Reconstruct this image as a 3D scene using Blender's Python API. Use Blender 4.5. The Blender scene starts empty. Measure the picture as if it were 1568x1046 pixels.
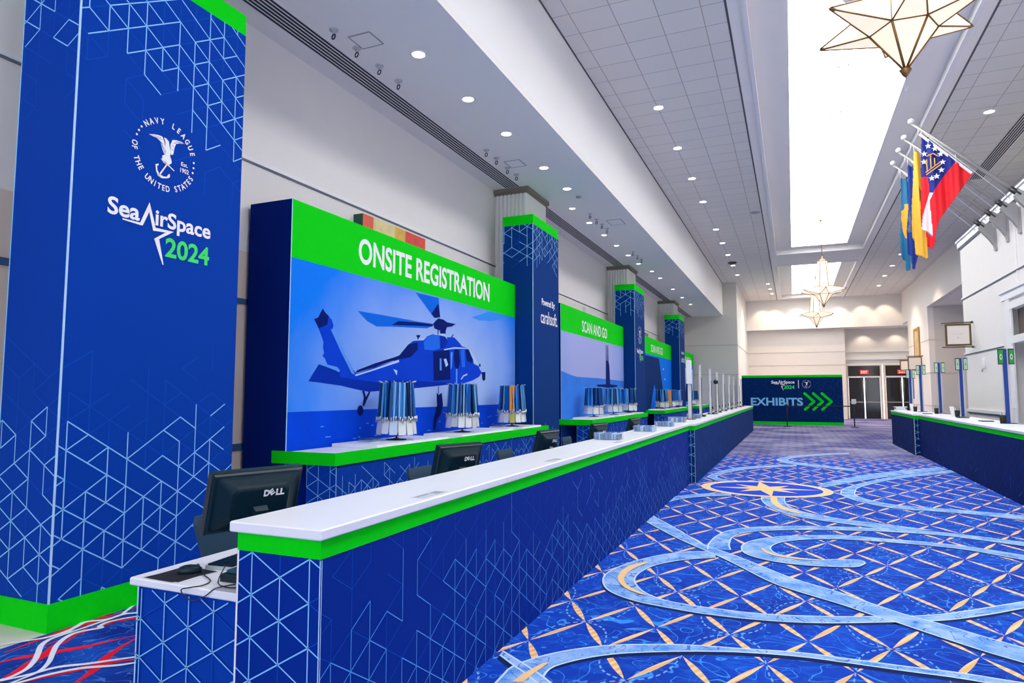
import bpy, math, random
from mathutils import Vector, Matrix
SC = bpy.context.scene
COL = SC.collection
PI = math.pi
# ---------------------------------------------------------------- camera, world, exposure
cd = bpy.data.cameras.new('camera'); cam = bpy.data.objects.new('camera', cd); COL.objects.link(cam)
cd.sensor_fit = 'HORIZONTAL'; cd.sensor_width = 36.0; cd.lens = 1003.96/1568*36.0
cd.clip_start = .05; cd.clip_end = 200
cam.location = (0, 0, 1.6)
cam.rotation_euler = (PI/2 + .079156, 0, .40423)
SC.camera = cam
W = bpy.data.worlds.new('world'); SC.world = W; W.use_nodes = True
W.node_tree.nodes['Background'].inputs[0].default_value = (.86, .92, 1.0, 1)
W.node_tree.nodes['Background'].inputs[1].default_value = 2.8
SC.view_settings.view_transform = 'Standard'; SC.view_settings.look = 'None'
SC.view_settings.exposure = 0.0; SC.view_settings.gamma = 1.0
SC.view_settings.use_curve_mapping = False
COVE_GLOW = 7.2          # tray ceilings, glowing in place of their cove lamps
LENS_LIGHT = 14.0          # downlight lenses
def lamp(name, kind, loc, power, color, size=.1, rot=(0, 0, 0), angle=None, blend=.5):
    l = bpy.data.lights.new(name, kind); l.energy = power; l.color = color
    if kind == 'SPOT': l.spot_size = angle; l.spot_blend = blend; l.shadow_soft_size = size
    if kind == 'AREA': l.size = size
    o = bpy.data.objects.new(name, l); o.location = loc; o.rotation_euler = rot; COL.objects.link(o); return o
for i, x in enumerate((-1.7, -.95, .35, 1.55, 2.75, 4.1, 5.3)):
    lamp('wall_washer', 'SPOT', (x, 44.75, 7.5), 85, (1, .74, .52), .05, (math.radians(26), 0, 0), math.radians(75), .6)
for x in (4.2, 6.0):
    lamp('alcove_downlight', 'SPOT', (x, 46.7, 5.68), 60, (1, .82, .65), .05, (0, 0, 0), math.radians(110), .6)
for x, y in ((-1.5, 42.0), (1.2, 41.0), (4.5, 41.0), (4.5, 35.0)):
    lamp('far_downlight', 'SPOT', (x, y, 7.5), 520, (1, .72, .50), .08, (0, 0, 0), math.radians(120), .7)

# ---------------------------------------------------------------- materials
MATS = {}
def mat(name, col, rough=.6, metal=0., emit=None, es=1., noise=None, trans=0., alpha=1., spec=.5, coat=0.):
    if name in MATS: return MATS[name]
    m = bpy.data.materials.new(name); m.use_nodes = True; nt = m.node_tree; b = nt.nodes['Principled BSDF']
    b.inputs['Base Color'].default_value = (*col, 1); b.inputs['Roughness'].default_value = rough
    b.inputs['Metallic'].default_value = metal; b.inputs['Specular IOR Level'].default_value = spec
    b.inputs['Coat Weight'].default_value = coat
    if emit: b.inputs['Emission Color'].default_value = (*emit, 1); b.inputs['Emission Strength'].default_value = es
    if trans: b.inputs['Transmission Weight'].default_value = trans
    b.inputs['Alpha'].default_value = alpha
    if noise:
        sc, amt, bump = noise
        tc = nt.nodes.new('ShaderNodeTexCoord'); n = nt.nodes.new('ShaderNodeTexNoise'); n.inputs['Scale'].default_value = sc; n.inputs['Detail'].default_value = 4
        nt.links.new(tc.outputs['Object'], n.inputs['Vector'])
        mx = nt.nodes.new('ShaderNodeMixRGB'); mx.blend_type = 'MIX'
        mx.inputs[1].default_value = (*[c*(1-amt) for c in col], 1); mx.inputs[2].default_value = (*[min(1, c*(1+amt)) for c in col], 1)
        nt.links.new(n.outputs['Fac'], mx.inputs[0]); nt.links.new(mx.outputs[0], b.inputs['Base Color'])
        if bump:
            bp = nt.nodes.new('ShaderNodeBump'); bp.inputs['Strength'].default_value = bump; bp.inputs['Distance'].default_value = .004
            nt.links.new(n.outputs['Fac'], bp.inputs['Height']); nt.links.new(bp.outputs[0], b.inputs['Normal'])
    MATS[name] = m; return m
fab = mat('blue_fabric', (.0002, .049, .385), .85, noise=(160, .12, .15), spec=.12)
green = mat('green_vinyl', (.001, .72, .008), .7, noise=(30, .05, .03), spec=.06)
line = mat('pale_blue_line', (.24, .60, 1.0), .6)
seam = mat('seam_line', (.45, .72, .98), .6)
fline = mat('faint_line', (.002, .075, .50), .8, spec=.1)
white = mat('white_laminate', (.88, .89, .93), .35, noise=(6, .02, 0))
wht = mat('white_ink', (.93, .94, .97), .6)
gtext = mat('green_ink', (.03, .80, .13), .6)
ltext = mat('sky_blue_ink', (.20, .60, .98), .6)
wall_m = mat('wall_paint', (.85, .825, .79), .75, noise=(3, .02, .02))
wall_t = mat('wall_tan', (.74, .63, .54), .75, noise=(3, .02, .02))
wall_g = mat('wall_grey', (.70, .665, .62), .75, noise=(3, .02, .02))
trim_w = mat('trim_white', (.86, .86, .86), .45)
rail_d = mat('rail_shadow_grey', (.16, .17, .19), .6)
cap_m = mat('capital_taupe', (.22, .18, .145), .6, noise=(8, .06, 0))
ceil_p = mat('ceiling_plaster', (.93, .90, .855), .85, noise=(5, .015, 0))
black = mat('black_plastic', (.003, .020, .032), .38, noise=(50, .2, .05), spec=.28)
blackm = mat('black_matte', (.012, .012, .014), .7)
slate = mat('slate_upholstery', (.012, .055, .10), .6, noise=(90, .15, .1))
chrome = mat('brushed_metal', (.62, .63, .65), .28, 1.0)
dkmetal = mat('dark_metal', (.08, .08, .085), .4, .8)
brass = mat('antique_brass', (.28, .15, .06), .4, .7)
glow = mat('cove_lit_ceiling', (.9, .9, .9), .8, emit=(1, .985, .97), es=COVE_GLOW)
lens = mat('lamp_lens', (.9, .9, .9), .4, emit=(1, .93, .84), es=LENS_LIGHT)
starglass = mat('star_glass', (.60, .54, .44), .4, emit=(1, .85, .64), es=.85)
slotdark = mat('slot_dark', (.02, .023, .028), .7)
acr = mat('clear_acrylic', (.75, .88, 1.0), .1, alpha=.13, spec=.3)
glass = mat('dark_glass', (.012, .012, .014), .08, spec=.6)
red = mat('flag_red', (.86, .006, .018), .7)
cardb = mat('card_blue', (.02, .17, .55), .5)
cardl = mat('card_pale', (.42, .62, .85), .5)
cardn = mat('card_navy', (.01, .05, .22), .5)

def tile_mat():
    m = bpy.data.materials.new('acoustic_tile'); m.use_nodes = True; nt = m.node_tree; N = nt.nodes; L = nt.links; b = N['Principled BSDF']
    tc = N.new('ShaderNodeTexCoord'); mp = N.new('ShaderNodeMapping'); mp.inputs['Location'].default_value = (-.82, -.38, 0)
    br = N.new('ShaderNodeTexBrick'); br.offset = 0; br.inputs['Color1'].default_value = (.80, .775, .735, 1); br.inputs['Color2'].default_value = (.77, .75, .71, 1)
    br.inputs['Mortar'].default_value = (.45, .43, .41, 1); br.inputs['Scale'].default_value = 1; br.inputs['Brick Width'].default_value = .655; br.inputs['Row Height'].default_value = .613
    br.inputs['Mortar Size'].default_value = .009; br.inputs['Mortar Smooth'].default_value = .2
    L.new(tc.outputs['Object'], mp.inputs[0]); L.new(mp.outputs[0], br.inputs['Vector'])
    L.new(br.outputs['Color'], b.inputs['Base Color']); b.inputs['Roughness'].default_value = .9
    return m
tile_m = tile_mat()

class NG:
    """small helper for wiring math nodes"""
    def __init__(s, name):
        s.m = bpy.data.materials.new(name); s.m.use_nodes = True; s.nt = s.m.node_tree; s.b = s.nt.nodes['Principled BSDF']
    def n(s, t): return s.nt.nodes.new(t)
    def put(s, sock, v):
        if hasattr(v, 'node'): s.nt.links.new(v, sock)
        else: sock.default_value = v
    def math(s, op, a, b=None, clamp=False):
        k = s.n('ShaderNodeMath'); k.operation = op; k.use_clamp = clamp; s.put(k.inputs[0], a)
        if b is not None: s.put(k.inputs[1], b)
        return k.outputs[0]
    def mix(s, f, a, b):
        k = s.n('ShaderNodeMixRGB'); s.put(k.inputs[0], f)
        for q, v in ((k.inputs[1], a), (k.inputs[2], b)):
            s.put(q, v if hasattr(v, 'node') else (*v, 1))
        return k.outputs[0]
    def noise(s, vec, scale, detail=3, dist=0.):
        k = s.n('ShaderNodeTexNoise'); k.inputs['Scale'].default_value = scale; k.inputs['Detail'].default_value = detail; k.inputs['Distortion'].default_value = dist
        s.nt.links.new(vec, k.inputs['Vector']); return k.outputs['Fac']
    def band(s, v, half):      # 1 where |fract(v+.5)-.5| < half
        d = s.math('ABSOLUTE', s.math('SUBTRACT', s.math('FRACT', s.math('ADD', v, .5)), .5))
        return s.math('LESS_THAN', d, half)

def carpet_mat():
    g = NG('lattice_carpet'); tc = g.n('ShaderNodeTexCoord'); P = tc.outputs['Object']
    sp = g.n('ShaderNodeSeparateXYZ'); g.nt.links.new(P, sp.inputs[0])
    x = g.math('SUBTRACT', sp.outputs[0], .04); y = g.math('SUBTRACT', sp.outputs[1], 5.678)
    u = g.math('ADD', g.math('MULTIPLY', x, 1.9286), g.math('MULTIPLY', y, 1.1163))
    v = g.math('SUBTRACT', g.math('MULTIPLY', x, 2.2555), g.math('MULTIPLY', y, 1.1163))
    n1 = g.noise(P, 1.6, 4); n2 = g.noise(P, 9, 4, .6); n3 = g.noise(P, 2.1, 1.5, 1.2); n4 = g.noise(P, 4.2, 1, .8)
    base = g.mix(g.math('MULTIPLY', g.math('SUBTRACT', n1, .3), 1.6, True), (.0008, .028, .34), (.001, .078, .64))
    base = g.mix(g.math('MULTIPLY', g.math('SUBTRACT', n2, .5), 2.2, True), base, (.008, .16, .78))
    sw = g.math('LESS_THAN', g.math('ABSOLUTE', g.math('SUBTRACT', g.math('FRACT', g.math('MULTIPLY', n3, 7)), .5)), .035)
    base = g.mix(g.math('MULTIPLY', sw, .75), base, (.045, .33, .92))
    sw2 = g.math('LESS_THAN', g.math('ABSOLUTE', g.math('SUBTRACT', g.math('FRACT', g.math('MULTIPLY', n4, 5)), .5)), .03)
    base = g.mix(g.math('MULTIPLY', sw2, .5), base, (.03, .22, .80))
    # dashed ogee curves that pass through the lattice nodes
    for a, b_ in ((u, v), (v, u)):
        c = g.math('MULTIPLY', g.math('SINE', g.math('MULTIPLY', a, PI)), .20)
        ln = g.band(g.math('ADD', g.math('MULTIPLY', g.math('SUBTRACT', b_, c), .5), 0.0), .0075)
        dash = g.math('GREATER_THAN', g.math('FRACT', g.math('MULTIPLY', a, 8)), .42)
        base = g.mix(g.math('MULTIPLY', g.math('MULTIPLY', ln, dash), .6), base, (.30, .62, .98))
    # tapering tan straps of the lattice
    st = g.math('GREATER_THAN', g.math('SINE', g.math('MULTIPLY', g.math('ADD', x, g.math('MULTIPLY', y, -.6)), 95)), .1)
    tan = g.mix(st, (.80, .47, .19), (.93, .62, .31))
    for a, b_ in ((u, v), (v, u)):
        w = g.math('MULTIPLY', g.math('SUBTRACT', g.math('ABSOLUTE', g.math('SINE', g.math('MULTIPLY', a, PI))), .07), .056)
        base = g.mix(g.band(b_, w), base, tan)
    # HDR-like tone shift put into the carpet colour, plum-grey further down the hall
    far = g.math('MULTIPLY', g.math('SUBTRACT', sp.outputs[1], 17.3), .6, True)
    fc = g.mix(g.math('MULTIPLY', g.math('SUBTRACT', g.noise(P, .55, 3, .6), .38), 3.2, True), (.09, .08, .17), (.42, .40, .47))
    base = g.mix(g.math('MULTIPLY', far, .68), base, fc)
    g.nt.links.new(base, g.b.inputs['Base Color']); g.b.inputs['Roughness'].default_value = .9; g.b.inputs['Specular IOR Level'].default_value = .15
    return g.m
def ribbon_mat():
    g = NG('ribbon_carpet'); tc = g.n('ShaderNodeTexCoord'); P = tc.outputs['Object']
    n1 = g.noise(P, 5, 5, .5); n2 = g.noise(P, 2.5, 2, 1.5); n3 = g.noise(P, 60, 2)
    c = g.mix(g.math('MULTIPLY', g.math('SUBTRACT', n1, .32), 2.4, True), (.06, .26, .72), (.42, .60, .93))
    c = g.mix(g.math('MULTIPLY', g.math('SUBTRACT', n3, .5), 1.5, True), c, (.55, .70, .96))
    v = g.math('LESS_THAN', g.math('ABSOLUTE', g.math('SUBTRACT', g.math('FRACT', g.math('MULTIPLY', n2, 6)), .5)), .045)
    c = g.mix(g.math('MULTIPLY', v, .8), c, (.02, .12, .48))
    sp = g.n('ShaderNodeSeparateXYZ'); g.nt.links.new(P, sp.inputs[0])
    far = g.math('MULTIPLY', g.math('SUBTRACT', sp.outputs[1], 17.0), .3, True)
    c = g.mix(g.math('MULTIPLY', far, .5), c, (.42, .40, .46))  # same HDR-like grey tone put into the ribbon colour with distance
    g.nt.links.new(c, g.b.inputs['Base Color']); g.b.inputs['Roughness'].default_value = .9; g.b.inputs['Specular IOR Level'].default_value = .15
    return g.m
def swirl_mat():
    g = NG('swirl_carpet'); tc = g.n('ShaderNodeTexCoord'); P = tc.outputs['Object']
    n1 = g.noise(P, 3, 4); n2 = g.noise(P, 2.6, 1.5, 1.2); n3 = g.noise(P, 40, 3)
    c = g.mix(g.math('MULTIPLY', g.math('SUBTRACT', n1, .3), 2.0, True), (.0015, .02, .26), (.01, .10, .58))
    v = g.math('LESS_THAN', g.math('ABSOLUTE', g.math('SUBTRACT', g.math('FRACT', g.math('MULTIPLY', n2, 8)), .5)), .05)
    c = g.mix(g.math('MULTIPLY', v, .45), c, (.10, .36, .85))
    c = g.mix(g.math('MULTIPLY', g.math('SUBTRACT', n3, .62), 2.5, True), c, (.2, .45, .9))
    g.nt.links.new(c, g.b.inputs['Base Color']); g.b.inputs['Roughness'].default_value = .9; g.b.inputs['Specular IOR Level'].default_value = .15
    return g.m
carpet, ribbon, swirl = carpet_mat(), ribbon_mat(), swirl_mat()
tan_c = mat('carpet_tan', (.90, .60, .29), .9, noise=(60, .12, 0), spec=.15)
edge_c = mat('carpet_edge', (.55, .74, .98), .9, spec=.15)
navy_c = mat('carpet_navy', (.002, .015, .10), .9, spec=.15)
strand_w = mat('carpet_white', (.80, .85, .97), .9, spec=.15)
strand_r = mat('carpet_red', (.88, .01, .03), .9, noise=(50, .15, 0), spec=.15)
stone = mat('beige_stone', (.72, .68, .62), .5, noise=(12, .05, 0))

def sky_print(name, ctr, rad, inner, outer):
    g = NG(name); tc = g.n('ShaderNodeTexCoord'); P = tc.outputs['Object']
    d = g.n('ShaderNodeVectorMath'); d.operation = 'DISTANCE'; mp = g.n('ShaderNodeMapping'); mp.inputs['Scale'].default_value = (0, .55, 1)
    g.nt.links.new(P, mp.inputs[0]); g.nt.links.new(mp.outputs[0], d.inputs[0]); d.inputs[1].default_value = (0, ctr[0]*.55, ctr[1])
    f = g.math('MULTIPLY', g.math('SUBTRACT', g.math('ADD', d.outputs['Value'], g.math('MULTIPLY', g.noise(P, 1.1, 4, .4), .7)), rad*.5+.2), 1/(rad*.75), True)
    c = g.mix(f, inner, outer)
    g.nt.links.new(c, g.b.inputs['Base Color']); g.b.inputs['Roughness'].default_value = .7; g.b.inputs['Specular IOR Level'].default_value = .1
    return g.m
PRT = dict(rotor=mat('print_rotor', (.004, .15, .80), .8, spec=.06), deep=mat('print_deep', (.001, .012, .16), .8, spec=.06), faint=mat('print_faint', (.04, .30, .93), .8, spec=.06),
  main=mat('print_main', (.002, .055, .66), .8, noise=(2, .2, 0), spec=.06), light=mat('print_light', (.10, .34, .92), .8, spec=.06), shade=mat('print_shade', (.001, .03, .42), .8, spec=.06),
  white=mat('print_white', (.45, .64, .97), .8, spec=.06), glass=mat('print_glass', (.015, .16, .85), .8, spec=.06), sea=mat('print_sea', (.001, .065, .72), .8, noise=(3, .2, 0), spec=.06),
  hill=mat('print_hill', (.045, .23, .86), .8, noise=(2, .2, 0), spec=.06), mast=mat('print_mast', (.002, .016, .17), .8, spec=.06), navy=mat('print_navy', (.004, .035, .17), .8, noise=(4, .3, 0), spec=.06),
  dot=mat('print_dot', (.35, .70, 1.0), .8, spec=.06), cyan=mat('print_cyan', (.002, .21, .96), .8, spec=.06))

# ---------------------------------------------------------------- mesh building
class MB:
    def __init__(s): s.v = []; s.f = []; s.m = []; s.mats = []; s.smooth = []
    def mi(s, m):
        if m not in s.mats: s.mats.append(m)
        return s.mats.index(m)
    def face(s, pts, m, sm=False):
        b = len(s.v); s.v += [tuple(p) for p in pts]; s.f.append(tuple(range(b, b+len(pts)))); s.m.append(s.mi(m)); s.smooth.append(sm)
    def mesh(s, vs, fs, m, sm=False):
        b = len(s.v); s.v += [tuple(p) for p in vs]; k = s.mi(m)
        for f in fs: s.f.append(tuple(b+i for i in f)); s.m.append(k); s.smooth.append(sm)
    def box(s, x0, x1, y0, y1, z0, z1, m, M=None):
        vs = [(x, y, z) for z in (z0, z1) for y in (y0, y1) for x in (x0, x1)]
        if M: vs = [M @ Vector(p) for p in vs]
        s.mesh(vs, [(0, 2, 3, 1), (4, 5, 7, 6), (0, 1, 5, 4), (2, 6, 7, 3), (0, 4, 6, 2), (1, 3, 7, 5)], m)
    def bbox(s, x0, x1, y0, y1, z0, z1, m, c=.01, M=None):     # box with chamfered edges all round
        c = min(c, (x1-x0)*.45, (y1-y0)*.45, (z1-z0)*.45)
        rings = []
        for z, i in ((z0, c), (z0+c, 0), (z1-c, 0), (z1, c)):
            a0, a1, b0, b1 = x0+i, x1-i, y0+i, y1-i; k = c if i == 0 else c*.6
            rings.append([(a0+k, b0, z), (a1-k, b0, z), (a1, b0+k, z), (a1, b1-k, z), (a1-k, b1, z), (a0+k, b1, z), (a0, b1-k, z), (a0, b0+k, z)])
        s.loft(rings, m, cap=True, M=M)
    def loft(s, rings, m, cap=True, closed=True, M=None, sm=False):
        n = len(rings[0]); vs = [p for r in rings for p in r]
        if M: vs = [M @ Vector(p) for p in vs]
        fs = []
        for j in range(len(rings)-1):
            for i in range(n if closed else n-1):
                a = j*n+i; b = j*n+(i+1) % n; fs.append((a, b, b+n, a+n))
        if cap: fs.append(tuple(reversed(range(n)))); fs.append(tuple(range((len(rings)-1)*n, len(rings)*n)))
        s.mesh(vs, fs, m, sm)
    def cyl(s, p0, p1, r, m, n=12, r1=None, sm=True):
        s.tube([p0, p1], [r, r if r1 is None else r1], m, n, sm)
    def tube(s, path, r, m, n=8, sm=True):
        path = [Vector(p) for p in path]; rs = r if isinstance(r, (list, tuple)) else [r]*len(path); rings = []; up = None
        for i, p in enumerate(path):
            t = (path[min(i+1, len(path)-1)]-path[max(i-1, 0)]).normalized()
            if up is None: up = Vector((0, 0, 1)) if abs(t.z) < .9 else Vector((1, 0, 0))
            a = t.cross(up).normalized(); up = a.cross(t).normalized()
            rings.append([p+(a*math.cos(q)+up*math.sin(q))*rs[i] for q in [2*PI*k/n for k in range(n)]])
        b = len(s.v); s.loft(rings, m, cap=True, sm=sm)
    def lathe(s, c, prof, m, n=20, sm=True):
        s.loft([[(c[0]+r*math.cos(2*PI*k/n), c[1]+r*math.sin(2*PI*k/n), c[2]+z) for k in range(n)] for r, z in prof], m, cap=True, sm=sm)
    def build(s, name, parent=None, kind=None, loc=None):
        me = bpy.data.meshes.new(name); o0 = Vector(loc) if loc else (parent_loc(parent) if parent else Vector((0, 0, 0)))
        me.from_pydata([tuple(Vector(p)-o0) for p in s.v], [], s.f)
        for m in s.mats: me.materials.append(m)
        me.polygons.foreach_set('material_index', s.m); me.polygons.foreach_set('use_smooth', s.smooth); me.update()
        o = bpy.data.objects.new(name, me); COL.objects.link(o)
        if parent: o.parent = parent
        elif loc: o.location = loc
        if kind: o['kind'] = kind
        return o
LOC = {}
def parent_loc(p):
    v = Vector((0, 0, 0))
    while p is not None: v += Vector(p.location); p = p.parent
    return v
def thing(name, label, cat, loc=(0, 0, 0), group=None):
    o = bpy.data.objects.new(name, None); o.empty_display_size = .1; COL.objects.link(o); o.location = loc; o['label'] = label; o['category'] = cat
    if group: o['group'] = group
    return o
def tag(o, label, cat, group=None):
    o['label'] = label; o['category'] = cat
    if group: o['group'] = group
    return o
def copy_tree(o, parent=None):
    c = o.copy(); COL.objects.link(c)
    if parent: c.parent = parent
    for ch in list(o.children): copy_tree(ch, c)
    return c
class FR:                                                         # a flat frame: origin, right, up, normal
    def __init__(s, o, r, u): s.o = Vector(o); s.r = Vector(r).normalized(); s.u = Vector(u).normalized(); s.n = s.r.cross(s.u)
    def __call__(s, a, b, off=0.): return s.o+s.r*a+s.u*b+s.n*off
FX = lambda x, y=0., z=0.: FR((x, y, z), (0, 1, 0), (0, 0, 1))    # faces the aisle from the left
FY = lambda y, x=0., z=0.: FR((x, y, z), (1, 0, 0), (0, 0, 1))    # faces the camera
FXN = lambda x, y=0., z=0.: FR((x, y, z), (0, -1, 0), (0, 0, 1))  # faces the aisle from the right
def poly(mb, F, pts, m, off=.002):
    a = sum(pts[i][0]*pts[(i+1) % len(pts)][1]-pts[(i+1) % len(pts)][0]*pts[i][1] for i in range(len(pts)))
    if a < 0: pts = pts[::-1]
    mb.face([F(p[0], p[1], off) for p in pts], m)
def seg(mb, F, p, q, w, m, off=.002):
    d = Vector((q[0]-p[0], q[1]-p[1]));
    if d.length < 1e-5: return
    d.normalize(); k = Vector((-d.y, d.x))*w/2
    mb.face([F(p[0]-k.x, p[1]-k.y, off), F(q[0]-k.x, q[1]-k.y, off), F(q[0]+k.x, q[1]+k.y, off), F(p[0]+k.x, p[1]+k.y, off)], m)
def rect(mb, F, a0, a1, b0, b1, m, off=.002): poly(mb, F, [(a0, b0), (a1, b0), (a1, b1), (a0, b1)], m, off)
TXT = {}
def text2d(s, bold=0.):
    k = (s, bold)
    if k not in TXT:
        cu = bpy.data.curves.new('lettering', 'FONT'); cu.body = s; cu.offset = bold; cu.resolution_u = 4
        o = bpy.data.objects.new('lettering', cu); COL.objects.link(o); dg = bpy.context.evaluated_depsgraph_get(); dg.update()
        me = bpy.data.meshes.new_from_object(o.evaluated_get(dg)); vs = [(v.co.x, v.co.y) for v in me.vertices]; fs = [tuple(p.vertices) for p in me.polygons]
        bpy.data.objects.remove(o); bpy.data.curves.remove(cu); bpy.data.meshes.remove(me)
        TXT[k] = (vs, fs)
    return TXT[k]
def text(mb, F, s, a0, a1, b0, b1, m, off=.003, bold=.012, shear=0.):
    vs, fs = text2d(s, bold); xs = [v[0] for v in vs]; ys = [v[1] for v in vs]; x0, x1, y0, y1 = min(xs), max(xs), min(ys), max(ys)
    mb.mesh([F(a0+(v[0]-x0)/(x1-x0)*(a1-a0), b0+(v[1]-y0)/(y1-y0)*(b1-b0), off) for v in vs], fs, m)
def glyph(mb, F, ch, ca, cb, h, ang, m, off=.003, wid=.8):
    vs, fs = text2d(ch, .02); xs = [v[0] for v in vs]; cx = (min(xs)+max(xs))/2; sc = h/.73; c, s = math.cos(ang), math.sin(ang)
    pts = [((v[0]-cx)*sc*wid, (v[1]-.365)*sc) for v in vs]
    mb.mesh([F(ca+p[0]*c-p[1]*s, cb+p[0]*s+p[1]*c, off) for p in pts], fs, m)
def clip(p, q, W_, H_):
    t0, t1 = 0., 1.; dx, dy = q[0]-p[0], q[1]-p[1]
    for pp, qq in ((-dx, p[0]), (dx, W_-p[0]), (-dy, p[1]), (dy, H_-p[1])):
        if abs(pp) < 1e-9:
            if qq < 0: return None
        else:
            r = qq/pp
            if pp < 0: t0 = max(t0, r)
            else: t1 = min(t1, r)
    if t0 >= t1: return None
    return (p[0]+t0*dx, p[1]+t0*dy), (p[0]+t1*dx, p[1]+t1*dy)
def iso(mb, F, W_, H_, s, L, dens, w, seed, m=None, ph=(0., 0.), off=.0015):
    """triangular line work printed on a W x H face; dens(a, b) gives (share of bright edges, share of faint edges)"""
    R = random.Random(seed); ni = int(W_/s)+2; nj = int(H_/L)+2
    P = lambda i, j: (i*s+ph[0], j*L+(i % 2)*L/2+ph[1])
    for i in range(-1, ni):
        for j in range(-2, nj):
            p = P(i, j)
            for q in (P(i, j+1), P(i+1, j if i % 2 == 0 else j+1), P(i+1, j-1 if i % 2 == 0 else j)):
                c = clip(p, q, W_, H_)
                if not c: continue
                a, b = dens((p[0]+q[0])/2, (p[1]+q[1])/2); r = R.random()
                if r < a: seg(mb, F, c[0], c[1], w, m or line, off)
                elif r < a+b: seg(mb, F, c[0], c[1], w*.8, fline, off-.0005)
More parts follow.
